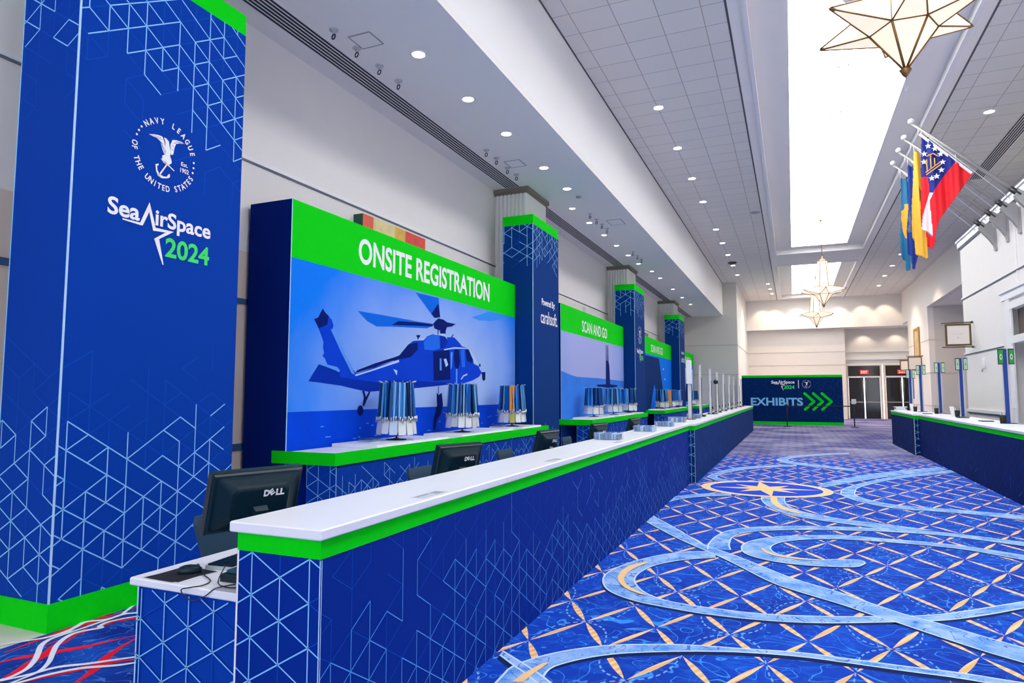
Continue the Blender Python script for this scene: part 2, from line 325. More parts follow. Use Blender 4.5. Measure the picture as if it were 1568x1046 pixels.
# ---------------------------------------------------------------- measured outlines, world metres (x, y) on the floor, (y, z) on print faces, (x, z) on flags
RIBBONS=[([(-0.776,7.059),(-1.029,6.952),(-1.271,6.687),(-1.471,6.299),(-1.57,5.939),(-1.569,5.687),(-1.484,5.433),(-1.353,5.275),(-1.154,5.161),(-0.924,5.109),(-0.657,5.073),(-0.359,5.082),(-0.075,5.13),(0.204,5.225),(0.471,5.354),(0.791,5.514),(1.007,5.654),(1.268,5.881),(1.535,6.143)],[(-0.75,6.814),(-0.954,6.667),(-1.129,6.474),(-1.256,6.249),(-1.317,5.982),(-1.315,5.782),(-1.268,5.614),(-1.15,5.413),(-0.982,5.282),(-0.783,5.233),(-0.571,5.223),(-0.318,5.225),(-0.075,5.277),(0.212,5.374),(0.484,5.489),(0.741,5.607),(0.999,5.784),(1.269,6.03),(1.584,6.331)]),
([(-1.941,9.099),(-1.74,8.756),(-1.455,8.284),(-1.157,7.74),(-0.885,7.281),(-0.689,7.087),(-0.461,6.827),(-0.069,6.334),(0.262,6.057),(0.514,5.799),(0.719,5.605),(0.838,5.535),(1.028,5.392),(1.169,5.28),(1.286,5.201),(1.485,5.08)],[(-1.973,8.718),(-1.762,8.384),(-1.441,7.866),(-1.147,7.426),(-0.857,7.046),(-0.692,6.836),(-0.502,6.555),(-0.205,6.103),(0.062,5.871),(0.302,5.688),(0.506,5.495),(0.627,5.407),(0.801,5.244),(1.008,5.067),(1.124,4.98),(1.323,4.849)]),
([(-0.861,7.136),(-0.874,7.288),(-0.877,7.435),(-0.853,7.776),(-0.761,8.153),(-0.56,8.444),(-0.287,8.635),(0.083,8.821),(0.347,8.903),(0.843,9.016),(1.062,9.039),(1.564,9.04),(2.235,8.81),(2.582,8.623)],[(-0.642,7.198),(-0.668,7.359),(-0.681,7.534),(-0.678,7.803),(-0.607,8.055),(-0.457,8.265),(-0.192,8.457),(0.076,8.59),(0.337,8.692),(0.824,8.826),(1.039,8.854),(1.53,8.856),(2.179,8.595),(2.517,8.414)]),
([(0.578,7.154),(0.538,7.045),(0.476,6.955),(0.335,6.901),(0.123,6.85),(-0.091,6.844),(-0.269,6.897),(-0.425,7.007),(-0.512,7.147),(-0.543,7.321),(-0.542,7.484),(-0.509,7.625),(-0.385,7.863),(-0.219,8.043),(-0.047,8.181),(0.247,8.324),(0.488,8.416),(0.902,8.406),(1.294,8.396),(1.654,8.315),(2.048,8.099),(2.359,7.903)],[(0.576,7.167),(0.555,7.238),(0.499,7.249),(0.352,7.201),(0.174,7.112),(-0.018,7.115),(-0.17,7.187),(-0.242,7.292),(-0.269,7.42),(-0.264,7.519),(-0.235,7.639),(-0.163,7.789),(-0.014,7.957),(0.155,8.082),(0.324,8.162),(0.481,8.211),(0.882,8.235),(1.266,8.225),(1.618,8.138),(1.991,7.88),(2.296,7.699)]),
([(-0.506,11.102),(-0.483,10.668),(-0.398,10.228),(-0.257,9.852),(-0.067,9.527),(0.187,9.335),(0.466,9.2),(0.847,9.059),(1.179,9.016)],[(-0.165,11.21),(-0.171,10.721),(-0.111,10.277),(0.037,9.905),(0.256,9.663),(0.483,9.508),(0.877,9.351),(1.209,9.233),(1.46,9.134)]),
([(2.858,16.193),(2.123,15.227),(1.631,14.47),(1.251,13.724),(0.961,13.117),(0.739,12.506),(0.663,12.075),(0.662,11.679),(0.774,11.289),(0.964,10.947),(1.188,10.696),(1.457,10.595),(1.75,10.599),(2.117,10.544),(2.632,10.32),(3.051,10.137)],[(2.77,15.706),(2.06,14.789),(1.583,14.059),(1.179,13.235),(0.947,12.627),(0.873,12.148),(0.855,11.76),(1,11.331),(1.228,11.033),(1.505,10.934),(1.801,10.897),(2.178,10.833),(2.733,10.701),(3.178,10.55)]),
([(0.34,12.856),(0.919,14.12),(1.45,15.061),(2.22,16.117),(2.887,16.929)],[(0.432,12.545),(1.011,13.604),(1.495,14.413),(2.248,15.512),(2.913,16.407)]),
([(-1.564,3.435),(-1.568,3.641),(-1.52,3.772),(-1.404,3.951),(-1.211,4.141),(-1.014,4.264),(-0.704,4.396),(-0.318,4.485),(-0.014,4.552),(0.278,4.565),(0.556,4.572),(0.822,4.591),(1.098,4.575)],[(-1.328,3.5),(-1.354,3.634),(-1.338,3.765),(-1.21,3.946),(-1.031,4.103),(-0.787,4.239),(-0.555,4.344),(-0.315,4.426),(-0.015,4.486),(0.273,4.498),(0.546,4.499),(0.805,4.507),(1.075,4.486)]),
([(-1.712,3.853),(-1.591,3.773),(-1.497,3.71),(-1.362,3.612),(-1.25,3.515)],[(-1.702,3.791),(-1.597,3.708),(-1.512,3.644),(-1.401,3.558),(-1.298,3.461)]),
([(0.017,16.23),(-0.373,15.995),(-0.622,15.717),(-1.105,15.181),(-1.393,14.355),(-1.565,13.349),(-1.462,12.967),(-1.227,12.59),(-1.011,12.566)],[(0.016,15.87),(-0.365,15.6),(-0.608,15.333),(-0.998,14.773),(-1.295,13.984),(-1.409,13.37),(-1.33,13.064),(-1.157,12.833),(-1.007,12.807)]),
([(1.33,20.052),(0.8,19.58),(0.327,18.997),(-0.127,18.342),(-0.414,17.321),(-0.318,16.782),(-0.16,16.411),(0.15,16.068),(0.631,15.716),(1.119,15.281)],[(1.293,19.518),(0.777,19.065),(0.332,18.495),(0.025,17.997),(-0.167,17.424),(-0.121,17.025),(0.157,16.665),(0.652,16.206),(1.154,15.737)]),
([(-1.889,10.012),(-1.689,10.57),(-1.391,10.948),(-0.969,11.237)],[(-1.817,9.728),(-1.603,10.33),(-1.31,10.694),(-0.945,10.953)])]
CRESCENTS=[([(-1.345,6.353),(-1.442,6.17),(-1.474,5.954),(-1.453,5.736),(-1.399,5.581),(-1.302,5.433),(-1.163,5.335)],[(-1.308,6.34),(-1.375,6.143),(-1.406,5.944),(-1.398,5.747),(-1.354,5.6),(-1.261,5.461),(-1.121,5.343)]),
([(-0.376,10.976),(-0.352,10.564),(-0.298,10.241),(-0.217,9.981),(-0.088,9.783),(0.015,9.666)],[(-0.281,11.015),(-0.261,10.602),(-0.211,10.308),(-0.143,10.098),(-0.036,9.874),(0.056,9.736)]),
([(-1.482,3.469),(-1.464,3.597),(-1.415,3.775)],[(-1.426,3.493),(-1.412,3.619),(-1.382,3.799)]),
([(-0.357,7.384),(-0.327,7.241),(-0.277,7.15),(-0.168,7.072),(-0.018,7.037),(0.172,7.056)],[(-0.338,7.407),(-0.305,7.281),(-0.255,7.196),(-0.154,7.121),(-0.018,7.079),(0.173,7.084)])]
WHITE_STRANDS=[[(-4.139,2.341),(-4.113,2.409),(-4.148,2.521),(-4.236,2.618),(-4.329,2.694),(-4.446,2.785),(-4.501,2.869),(-4.515,2.975),(-4.567,3.07),(-4.59,3.109)],
[(-4.024,2.382),(-4.044,2.522),(-4.124,2.629),(-4.262,2.742),(-4.37,2.838),(-4.451,2.956),(-4.458,3.045),(-4.399,3.142),(-4.439,3.161),(-4.464,3.237),(-4.433,3.328),(-4.386,3.4)],
[(-4.618,2.786),(-4.55,2.892),(-4.552,3.029),(-4.606,3.177),(-4.532,3.26),(-4.517,3.371),(-4.577,3.47)],
[(-4.112,2.361),(-4.051,2.477),(-4.005,2.608),(-3.891,2.71),(-3.795,2.815),(-3.719,2.895)],
[(-3.989,2.397),(-3.948,2.521),(-3.864,2.651),(-3.715,2.758),(-3.64,2.835)],
[(-4.509,3.244),(-4.513,3.387),(-4.455,3.452)]]
RED_STRANDS=[[(-4.133,2.384),(-4.172,2.485),(-4.231,2.602),(-4.282,2.713),(-4.364,2.82),(-4.369,2.881),(-4.454,3.035)],
[(-4.404,2.51),(-4.37,2.599),(-4.32,2.668),(-4.254,2.765),(-4.164,2.895),(-4.119,3.009),(-4.079,3.092)],
[(-3.701,2.504),(-3.748,2.614),(-3.802,2.712),(-3.868,2.794),(-3.913,2.87),(-3.974,3.007),(-4.006,3.112)],
[(-3.971,2.429),(-3.93,2.528),(-3.864,2.651),(-3.818,2.723),(-3.771,2.798),(-3.687,2.87)],
[(-4.581,3.017),(-4.589,3.085)],
[(-4.569,3.218),(-4.57,3.269)],
[(-4.438,3.186),(-4.441,3.273),(-4.353,3.375)]]
HELI=[('rotor',[(6.756,2.635),(7.126,2.641),(7.595,2.645),(8.202,2.646),(8.676,2.659),(8.621,2.618),(8.455,2.569),(7.527,2.508),(7.172,2.477),(6.965,2.526)]),
('deep',[(7.689,2.6),(8.202,2.633),(8.639,2.646),(8.621,2.614),(7.526,2.532)]),
('rotor',[(8.128,3.064),(8.804,3.074),(8.856,2.78),(8.675,2.749),(8.487,2.854)]),
('deep',[(8.58,2.798),(8.691,2.897),(8.794,2.987),(8.856,2.78),(8.694,2.751)]),
('faint',[(10.236,2.873),(9.945,2.896),(10.645,3.073),(11.675,3.081),(10.752,2.914)]),
('main',[(5.946,2.448),(6.014,2.469),(6.055,2.532),(6.097,2.588),(6.132,2.548),(6.2,2.511),(6.258,2.473),(6.295,2.402),(6.273,2.363),(6.37,2.244),(6.468,2.13),(6.594,2),(6.684,1.895),(6.774,1.836),(6.626,1.74),(6.43,1.827),(6.38,1.915),(6.196,1.938),(6.15,2.009),(6.105,2.035),(6.137,2.066),(6.112,2.137),(6.121,2.196),(6.063,2.293),(6.006,2.375)]),
('deep',[(5.946,2.448),(6.014,2.469),(6.055,2.532),(6.097,2.588),(6.132,2.548),(6.2,2.511),(6.181,2.406),(6.029,2.348)]),
('light',[(6.239,2.36),(6.302,2.35),(6.418,2.232),(6.543,2.058),(6.692,1.877),(6.744,1.826),(6.66,1.848),(6.571,1.953),(6.445,2.098),(6.335,2.241)]),
('shade',[(5.876,1.736),(5.94,1.814),(6.043,1.932),(6.086,1.945),(6.381,1.893),(6.442,1.842),(6.506,1.69),(6.226,1.712),(6.028,1.728)]),
('light',[(6.047,1.936),(6.086,1.948),(6.219,1.931),(6.392,1.904),(6.433,1.875),(6.41,1.854),(6.358,1.873),(6.153,1.916)]),
('main',[(6.673,1.833),(6.774,1.852),(7.144,1.943),(7.609,2.045),(7.538,2.051),(7.721,2.128),(7.942,2.291),(8.074,2.354),(8.368,2.384),(8.457,2.447),(8.641,2.5),(8.95,2.535),(9.072,2.486),(9.321,2.502),(9.516,2.418),(9.583,2.377),(9.809,2.361),(9.95,2.215),(10.192,2.097),(10.266,2.013),(10.341,1.972),(10.242,1.891),(10.001,1.824),(9.59,1.755),(9.246,1.745),(8.19,1.678),(7.016,1.622),(6.78,1.649),(6.482,1.69),(6.43,1.827),(6.623,1.847)]),
('shade',[(6.431,1.797),(7.15,1.748),(7.729,1.792),(8.654,1.772),(9.246,1.781),(9.246,1.745),(8.19,1.678),(7.016,1.622),(6.78,1.649),(6.482,1.69)]),
('deep',[(6.723,1.85),(6.773,1.891),(7.143,1.992),(7.607,2.097),(7.721,2.128),(7.942,2.291),(8.194,2.344),(8.206,2.236),(8.012,2.117),(7.722,2.071),(7.538,2.039),(7.144,1.943)]),
('white',[(6.723,1.832),(7.145,1.924),(7.707,2.067),(7.717,2.033),(7.145,1.904),(6.744,1.815)]),
('white',[(7.575,1.933),(7.673,1.914),(7.662,1.85),(7.631,1.875)]),
('white',[(8.04,2.355),(8.368,2.39),(8.457,2.441),(8.297,2.403),(8.175,2.394)]),
('glass',[(8.369,2.357),(8.458,2.434),(8.641,2.49),(8.833,2.512),(8.855,2.295),(8.645,2.253),(8.389,2.247)]),
('shade',[(8.864,2.514),(9.031,2.518),(9.101,2.409),(8.994,2.303),(8.867,2.295)]),
('white',[(8.623,2.494),(8.95,2.541),(9.051,2.504),(9.093,2.448),(9.011,2.491),(8.833,2.498)]),
('deep',[(8.646,2.234),(9.156,2.298),(9.204,1.82),(8.672,1.791)]),
('white',[(8.976,2.136),(9.056,2.146),(9.119,2.054),(9.046,2.012)]),
('light',[(8.85,2.14),(8.901,2.142),(8.912,1.959),(8.853,1.957)]),
('white',[(8.974,2.288),(9.323,2.344),(9.809,2.363),(9.819,2.347),(9.323,2.32),(8.994,2.274)]),
('deep',[(9.323,2.304),(9.474,2.313),(9.524,2.111),(9.456,1.997),(9.348,2.023),(9.304,2.182)]),
('glass',[(9.539,2.311),(9.673,2.331),(9.703,2.036),(9.587,2.032)]),
('deep',[(9.718,2.328),(9.833,2.335),(9.989,2.174),(9.951,2.119),(9.765,2.143)]),
('white',[(9.832,2.345),(9.879,2.348),(10.191,2.119),(10.192,2.075),(10.022,2.107),(9.998,2.174)]),
('white',[(9.545,1.836),(9.633,1.9),(9.79,1.935),(9.768,1.903),(9.655,1.88),(9.58,1.827)]),
('light',[(9.378,1.994),(9.43,1.996),(9.433,1.753),(9.381,1.753)]),
('light',[(9.198,2.256),(9.261,2.26),(9.243,2.019),(9.202,1.978)]),
('deep',[(10.301,1.966),(10.483,1.981),(10.484,1.844),(10.418,1.821),(10.362,1.841),(10.351,1.929)]),
('deep',[(10.231,2.116),(10.28,2.118),(10.291,2.066),(10.231,2.068)]),
('deep',[(8.639,2.658),(8.695,2.701),(8.79,2.754),(8.947,2.754),(9.068,2.723),(9.361,2.722),(9.234,2.67),(9.07,2.644),(9.038,2.592),(8.832,2.574),(8.678,2.589)]),
('deep',[(8.851,2.585),(9.03,2.601),(9.03,2.538),(8.852,2.523)]),
('deep',[(8.777,2.578),(8.8,2.581),(8.802,2.503),(8.778,2.501)]),
('deep',[(8.14,2.44),(8.261,2.455),(8.251,2.418),(8.217,2.412),(8.217,2.386),(8.189,2.384),(8.189,2.409)]),
('deep',[(9.195,2.486),(9.27,2.552),(9.295,2.548),(9.237,2.489)]),
('deep',[(6.909,1.386),(6.903,1.358),(6.887,1.335),(6.862,1.323),(6.834,1.324),(6.809,1.338),(6.791,1.361),(6.785,1.389),(6.79,1.417),(6.806,1.439),(6.831,1.452),(6.858,1.451),(6.884,1.438),(6.902,1.415)]),
('deep',[(6.883,1.634),(6.92,1.634),(6.959,1.555),(7.016,1.622),(7.054,1.622),(6.928,1.445),(6.889,1.438),(6.917,1.548)]),
('deep',[(8.813,1.701),(8.828,1.701),(8.827,1.601),(8.813,1.601)]),
('deep',[(8.76,1.612),(8.823,1.58),(8.919,1.612),(8.959,1.421),(8.881,1.275),(8.771,1.196),(8.731,1.052),(8.669,1.056),(8.673,1.199),(8.723,1.301),(8.78,1.424)])]
MAST=[('hill',[(14.776,2.3),(15.162,2.133),(15.424,2.05),(15.881,2.019),(16.665,2.022),(17.521,2.026),(18.705,2.018),(20.565,1.998),(20.555,0.826),(14.748,1.026)]),
('mast',[(18.664,3.012),(18.74,3.017),(18.731,2.561),(18.807,2.565),(18.854,3.018),(18.919,3.023),(18.947,2.554),(19.044,2.425),(19.108,1.876),(20.033,1.853),(19.889,1.8),(18.947,1.765),(17.737,1.793),(17.625,1.842),(18.611,1.87)])]
DIVE=[('navy',[(24.399,3.022),(26.917,3.028),(27.068,2.828),(27.28,2.466),(27.453,2.191),(27.736,1.728),(27.709,0.981),(26.008,0.973),(26.149,1.722),(25.874,1.962),(25.452,1.503),(25.013,0.953),(24.225,0.93)]),
('dot',[(28.04,2.626),(27.991,2.597),(27.878,2.582),(27.769,2.59),(27.727,2.615),(27.775,2.643),(27.886,2.658),(27.996,2.651)]),
('dot',[(28.394,2.205),(28.343,2.177),(28.228,2.164),(28.117,2.173),(28.073,2.199),(28.123,2.227),(28.237,2.24),(28.349,2.231)])]
EAGLE=[[(3.509,3.648),(3.543,3.661),(3.594,3.671),(3.627,3.672),(3.647,3.638),(3.661,3.582),(3.663,3.532),(3.648,3.537),(3.631,3.572),(3.614,3.62),(3.588,3.64),(3.551,3.644)],
[(3.642,3.67),(3.661,3.67),(3.688,3.653),(3.697,3.615),(3.711,3.566),(3.705,3.536),(3.721,3.501),(3.722,3.481),(3.7,3.461),(3.67,3.46),(3.635,3.486),(3.634,3.516),(3.656,3.533),(3.657,3.594),(3.658,3.636)],
[(3.704,3.632),(3.721,3.677),(3.759,3.689),(3.806,3.692),(3.838,3.685),(3.791,3.673),(3.757,3.657),(3.743,3.618),(3.734,3.56),(3.715,3.548),(3.708,3.585)],
[(3.623,3.488),(3.632,3.491),(3.752,3.429),(3.747,3.422),(3.701,3.447),(3.648,3.463)],
[(3.671,3.454),(3.682,3.451),(3.627,3.359),(3.613,3.344),(3.601,3.358),(3.615,3.362)],
[(3.576,3.426),(3.604,3.441),(3.604,3.427),(3.592,3.418),(3.596,3.386),(3.616,3.359),(3.653,3.349),(3.683,3.356),(3.691,3.372),(3.708,3.389),(3.712,3.365),(3.702,3.352),(3.676,3.341),(3.639,3.331),(3.602,3.341),(3.584,3.375)]]
WING_SLITS=[((3.529,3.6521),(3.6163,3.6576)),((3.5547,3.6436),(3.628,3.645)),((3.5878,3.637),(3.6394,3.6086)),((3.6144,3.6198),(3.6461,3.5771)),((3.6265,3.5972),(3.6525,3.5523)),((3.8303,3.6836),(3.7595,3.6804)),((3.7988,3.6779),(3.7407,3.6687)),((3.7605,3.66),(3.7313,3.655)),((3.7389,3.6234),(3.7193,3.6302)),((3.7329,3.587),(3.7168,3.6019))]
SWOOSH=[(3.318,2.923),(3.467,2.925),(3.54,3.105),(3.593,2.949),(3.601,2.916),(3.769,2.92),(3.638,2.832),(3.687,2.633),(3.678,2.632),(3.594,2.825),(3.694,2.898),(3.582,2.888),(3.541,3.028),(3.49,2.908),(3.474,2.906),(3.323,2.913)]
F1_blue=[(2.641,7.019),(3.222,6.36),(3.028,6.117),(2.84,5.845),(2.791,5.745),(2.738,5.752),(2.727,6.115),(2.602,6.121)]
F1_redL=[(2.602,6.121),(2.727,6.115),(2.738,5.752),(2.645,5.466),(2.576,5.113),(2.558,5.005),(2.551,5.144)]
F1_white=[(2.739,5.773),(2.796,5.745),(2.732,5.604),(2.738,5.495),(2.764,4.846),(2.668,4.957),(2.561,5.014),(2.597,5.288),(2.679,5.557)]
F1_redR=[(3.222,6.36),(3.501,6.069),(2.88,5.165),(2.805,4.915),(2.764,4.846),(2.738,5.495),(2.732,5.604),(2.84,5.845),(3.028,6.117)]
F1_redB=[(2.637,4.96),(2.741,4.848),(2.764,4.846),(2.805,4.915),(2.789,4.733),(2.744,4.582),(2.654,4.645)]
F1_stars=[(2.746,6.75),(2.862,6.677),(2.96,6.551),(2.994,6.384),(2.962,6.215),(2.868,6.085),(2.778,6.049),(2.671,6.594),(2.66,6.428)]
F1_seal=[(2.696,6.622),(2.799,6.532),(2.842,6.504),(2.823,6.475),(2.865,6.416),(2.884,6.434),(2.908,6.388),(2.756,6.154),(2.721,6.18),(2.689,6.27),(2.712,6.373),(2.69,6.484)]
F2_yellow=[(2.642,6.993),(2.764,6.929),(2.76,6.395),(2.706,5.359),(2.804,5.152),(2.803,4.567),(2.769,4.541),(2.585,4.693),(2.582,4.998),(2.543,5.06),(2.554,5.731),(2.588,6.124)]
F2_mark=[(2.694,6.21),(2.719,6.116),(2.734,6.024),(2.723,5.777),(2.698,5.847),(2.696,6.029)]
F3_blue=[(2.636,6.975),(2.76,6.874),(2.711,6.356),(2.664,5.238),(2.712,5.13),(2.717,4.841),(2.762,4.785),(2.693,4.483),(2.632,4.487),(2.618,4.787),(2.559,4.834),(2.555,5.373),(2.624,5.97)]
F3_seal=[(2.656,5.883),(2.689,5.837),(2.669,5.362),(2.634,5.365),(2.572,5.35),(2.567,5.455),(2.625,5.574),(2.594,5.681)]
F4_teal=[(2.616,6.959),(2.761,6.839),(2.784,6.624),(2.768,6.229),(2.703,5.577),(2.698,5.009),(2.75,4.939),(2.727,4.604),(2.644,4.632),(2.645,4.861),(2.587,4.898),(2.549,5.022),(2.55,5.504),(2.605,6.137)]
F4_disc=[(2.675,6.262),(2.75,6.253),(2.755,6.142),(2.686,5.403),(2.66,5.439),(2.612,5.63),(2.595,5.918),(2.608,6.126),(2.661,6.131)]
# ---------------------------------------------------------------- setting: floor
def smooth_pts(P, k=5):
    out = []
    for i in range(len(P)-1):
        a, b, c, d = P[max(i-1, 0)], P[i], P[i+1], P[min(i+2, len(P)-1)]
        for q in range(k):
            t = q/k
            out.append(tuple(.5*((2*b[e])+(c[e]-a[e])*t+(2*a[e]-5*b[e]+4*c[e]-d[e])*t*t+(-a[e]+3*b[e]-3*c[e]+d[e])*t**3) for e in (0, 1)))
    out.append(tuple(P[-1])); return out
def resample(P, n):
    d = [0]
    for i in range(1, len(P)): d.append(d[-1]+math.dist(P[i], P[i-1]))
    out = []; j = 0
    for k in range(n):
        t = d[-1]*k/(n-1)
        while j < len(P)-2 and d[j+1] < t: j += 1
        f = (t-d[j])/max(d[j+1]-d[j], 1e-9); f = min(max(f, 0), 1)
        out.append((P[j][0]+(P[j+1][0]-P[j][0])*f, P[j][1]+(P[j+1][1]-P[j][1])*f))
    return out
def strip(mb, A, B, z, m):
    for i in range(len(A)-1):
        q = [(*A[i], z), (*A[i+1], z), (*B[i+1], z), (*B[i], z)]
        n = (Vector(q[1])-Vector(q[0])).cross(Vector(q[2])-Vector(q[0]))
        mb.face(q if n.z > 0 else q[::-1], m)
def line_strip(mb, P, w, z, m):
    A, B = [], []
    for i, p in enumerate(P):
        a, b = P[max(i-1, 0)], P[min(i+1, len(P)-1)]; d = Vector((b[0]-a[0], b[1]-a[1]))
        d = d.normalized() if d.length > 0 else Vector((1, 0)); ww = w(i/(len(P)-1)) if callable(w) else w
        A.append((p[0]-d.y*ww/2, p[1]+d.x*ww/2)); B.append((p[0]+d.y*ww/2, p[1]-d.x*ww/2))
    strip(mb, A, B, z, m)
fl = MB()
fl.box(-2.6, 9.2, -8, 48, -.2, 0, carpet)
fl.box(-4.63, -2.6, -8, 48, -.2, 0, swirl)
fl.box(-5.9, -4.63, -8, 48, -.2, 0, stone)
def extend(P, d0, d1):
    P = [tuple(p) for p in P]
    def out(p, q, d): v = Vector((p[0]-q[0], p[1]-q[1])).normalized()*d; return (p[0]+v.x, p[1]+v.y)
    if d1: P = P+[out(P[-1], P[-2], d1)]
    if d0: P = [out(P[0], P[1], d0)]+P
    return P
for i, (a, b) in enumerate(RIBBONS):
    n = 110; d1 = 1.6 if i in (0, 1, 2, 3, 5, 7) else 0; a = extend(a, 1.0 if i in (1, 5, 7) else 0, d1); b = extend(b, 1.0 if i in (1, 5, 7) else 0, d1)
    A = resample(smooth_pts(a), n); B = resample(smooth_pts(b), n); z = .0015+.0004*i
    D = [(B[k][0]+(B[k][0]-A[k][0])*.0, B[k][1]-.055) for k in range(n)]; D2 = [(A[k][0], A[k][1]-.055) for k in range(n)]
    strip(fl, A, D2, .0008, navy_c); strip(fl, B, D, .0008, navy_c)
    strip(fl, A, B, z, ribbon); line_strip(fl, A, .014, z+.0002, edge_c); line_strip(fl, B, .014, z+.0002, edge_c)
for a, b in CRESCENTS:
    strip(fl, resample(smooth_pts(a), 40), resample(smooth_pts(b), 40), .0075, tan_c)
def ring(mb, c, r0, r1, z, m, n=72, sq=1.):
    strip(mb, [(c[0]+r0*math.cos(2*PI*k/n), c[1]+r0*sq*math.sin(2*PI*k/n)) for k in range(n+1)], [(c[0]+r1*math.cos(2*PI*k/n), c[1]+r1*sq*math.sin(2*PI*k/n)) for k in range(n+1)], z, m)
mc = (-.485, 11.95)
ring(fl, mc, .0, 1.0, .0078, mat('carpet_blue', (.003, .06, .6), .9, noise=(9, .3, 0), spec=.15), sq=.92)
ring(fl, mc, .90, 1.02, .0081, tan_c, sq=.92); ring(fl, mc, .885, .90, .0081, edge_c, sq=.92); ring(fl, mc, 1.02, 1.035, .0081, edge_c, sq=.92)
for k in range(8):
    a = k*PI/4+.15; r = .86 if k % 2 == 0 else .62; s_ = .24
    fl.face([(mc[0], mc[1], .0084+.0001*(k % 2)), (mc[0]+s_*math.cos(a-.45), mc[1]+s_*math.sin(a-.45), .0084), (mc[0]+r*math.cos(a), mc[1]+r*math.sin(a), .0084), (mc[0]+s_*math.cos(a+.45), mc[1]+s_*math.sin(a+.45), .0084)], tan_c)
for q_, P in enumerate(RED_STRANDS): line_strip(fl, smooth_pts(extend(P, .4, .3), 8), lambda t: .012+.05*math.sin(PI*min(max(t*1.1, .02), .98))**2, .0016+.0003*q_, strand_r)
for q_, P in enumerate(WHITE_STRANDS): line_strip(fl, smooth_pts(extend(P, .4, .3), 8), lambda t: .016+.018*math.sin(PI*t), .0042+.0003*q_, strand_w)
fl.build('floor', kind='structure')

# ---------------------------------------------------------------- setting: walls and ceilings
ZS, ZC = 5.85, 7.64
def S(name, boxes, m=wall_m):
    mb = MB()
    for b in boxes: mb.box(*b[:6], b[6] if len(b) > 6 else m)
    return mb.build(name, kind='structure')
S('wall_left', [(-5.95, -5.65, -8, 37.4, 3.2, 7.9), (-5.95, -5.65, -8, 37.4, 0, 3.2, wall_t)])
S('trim_1', [(-5.65, -5.635, -8, 37.4, 4.235, 4.255, rail_d), (-5.65, -5.625, -8, 37.4, 4.255, 4.30)], trim_w)
S('trim_2', [(-5.65, -5.63, -8, 37.4, 2.60, 2.66, mat('rail_blue', (.03, .10, .22), .5)), (-5.65, -5.63, -8, 37.4, .98, 1.05, mat('rail_blue', (0, 0, 0)))], trim_w)
S('wall_end', [(-5.95, -2.7, 37.4, 37.7, 0, 7.9)], wall_g)
S('wall_return', [(-2.95, -2.7, 37.7, 46.4, 0, 7.9)])
S('trim_3', [(-5.65, -2.7, 37.385, 37.4, 4.22, 4.25), (-5.65, -2.7, 37.385, 37.4, 2.62, 2.65), (-2.7, -2.685, 37.4, 45.9, 4.22, 4.25), (-2.7, 3.08, 46.085, 46.1, 4.22, 4.25), (-2.7, 3.08, 46.085, 46.1, 3.40, 3.42)], mat('groove_grey', (.45, .43, .41), .7))
S('wall_back', [(-2.95, 3.08, 46.1, 46.4, 0, 5.75), (2.88, 3.08, 46.4, 47.4, 0, 5.75), (3.08, 8.0, 47.2, 47.5, 3.42, 5.75)], wall_g)
S('wall_bulkhead', [(-2.95, 8.0, 45.6, 47.4, 5.72, 7.9)])
S('wall_right_far', [(6.2, 6.45, 37.6, 43.7, 0, 7.9), (6.2, 6.45, 43.7, 45.6, 5.80, 7.9), (6.2, 6.45, -8, 37.6, 5.88, 7.9), (7.6, 7.8, 43.7, 47.2, 0, 5.8), (6.45, 7.8, 43.5, 43.7, 0, 5.8)])
S('wall_recess', [(6.45, 9.2, 37.6, 37.8, 0, 5.88), (9.0, 9.2, 22, 37.6, 0, 5.88)], wall_g)
S('ceiling_recess', [(6.45, 9.2, 22, 37.6, 5.88, 6.0)], ceil_p)
S('trim_4', [(6.185, 6.2, 37.6, 43.7, 4.23, 4.27), (6.185, 6.2, 37.6, 43.7, 2.60, 2.64), (6.185, 6.2, 37.6, 43.7, .98, 1.03), (6.2, 9, 37.585, 37.6, 4.23, 4.26), (6.2, 9, 37.585, 37.6, 2.60, 2.64), (6.2, 9, 37.585, 37.6, .98, 1.03)], mat('groove_pale', (.66, .62, .58), .7))
# nearer right wall: a lower block with a door recess
S('wall_right', [(4.5, 6.4, 17.9, 22.0, 0, 5.93), (4.5, 6.4, -8, 17.9, 3.46, 5.93), (4.5, 4.62, -8, 17.9, 2.70, 2.86), (5.0, 6.4, 12.5, 17.9, 0, 2.7, wall_g), (4.5, 6.4, -8, 12.5, 0, 3.46), (4.95, 6.4, 12.5, 17.9, 2.86, 3.46, mat('transom_backing', (.25, .22, .20), .5))])
S('trim_5', [(4.44, 4.5, -8, 22.06, 5.72, 5.93), (4.41, 4.5, -8, 22.09, 5.88, 5.93), (4.47, 4.5, -8, 22.03, 5.68, 5.70, rail_d),
  (4.47, 4.5, -8, 22.03, 4.255, 4.29), (4.48, 4.5, -8, 22.0, 4.235, 4.255, rail_d), (4.47, 4.5, 18.3, 22.03, 2.69, 2.73), (4.48, 4.5, 18.3, 22.0, 2.67, 2.69, rail_d), (4.46, 4.5, 18.0, 22.04, 1.10, 1.18), (4.48, 4.5, 18.0, 22.0, 1.07, 1.10, rail_d)], trim_w)
S('trim_6', [(4.45, 4.5, -8, 18.2, 3.70, 3.90), (4.42, 4.5, -8, 18.25, 3.86, 3.92), (4.46, 4.5, 17.62, 17.95, 0, 3.70), (4.47, 4.5, 17.55, 17.62, 0, 3.55), (4.46, 4.5, -8, 17.62, 3.46, 3.62), (4.45, 4.5, -8, 17.62, 2.70, 2.86), (4.485, 4.5, 17.0, 17.06, 3.92, 5.68)], trim_w)
w1 = MB(); w1.box(4.60, 4.63, 12.5, 17.56, 2.86, 3.46, mat('transom_glass', (.16, .13, .11), .15)); w1.build('window_1', kind='structure')
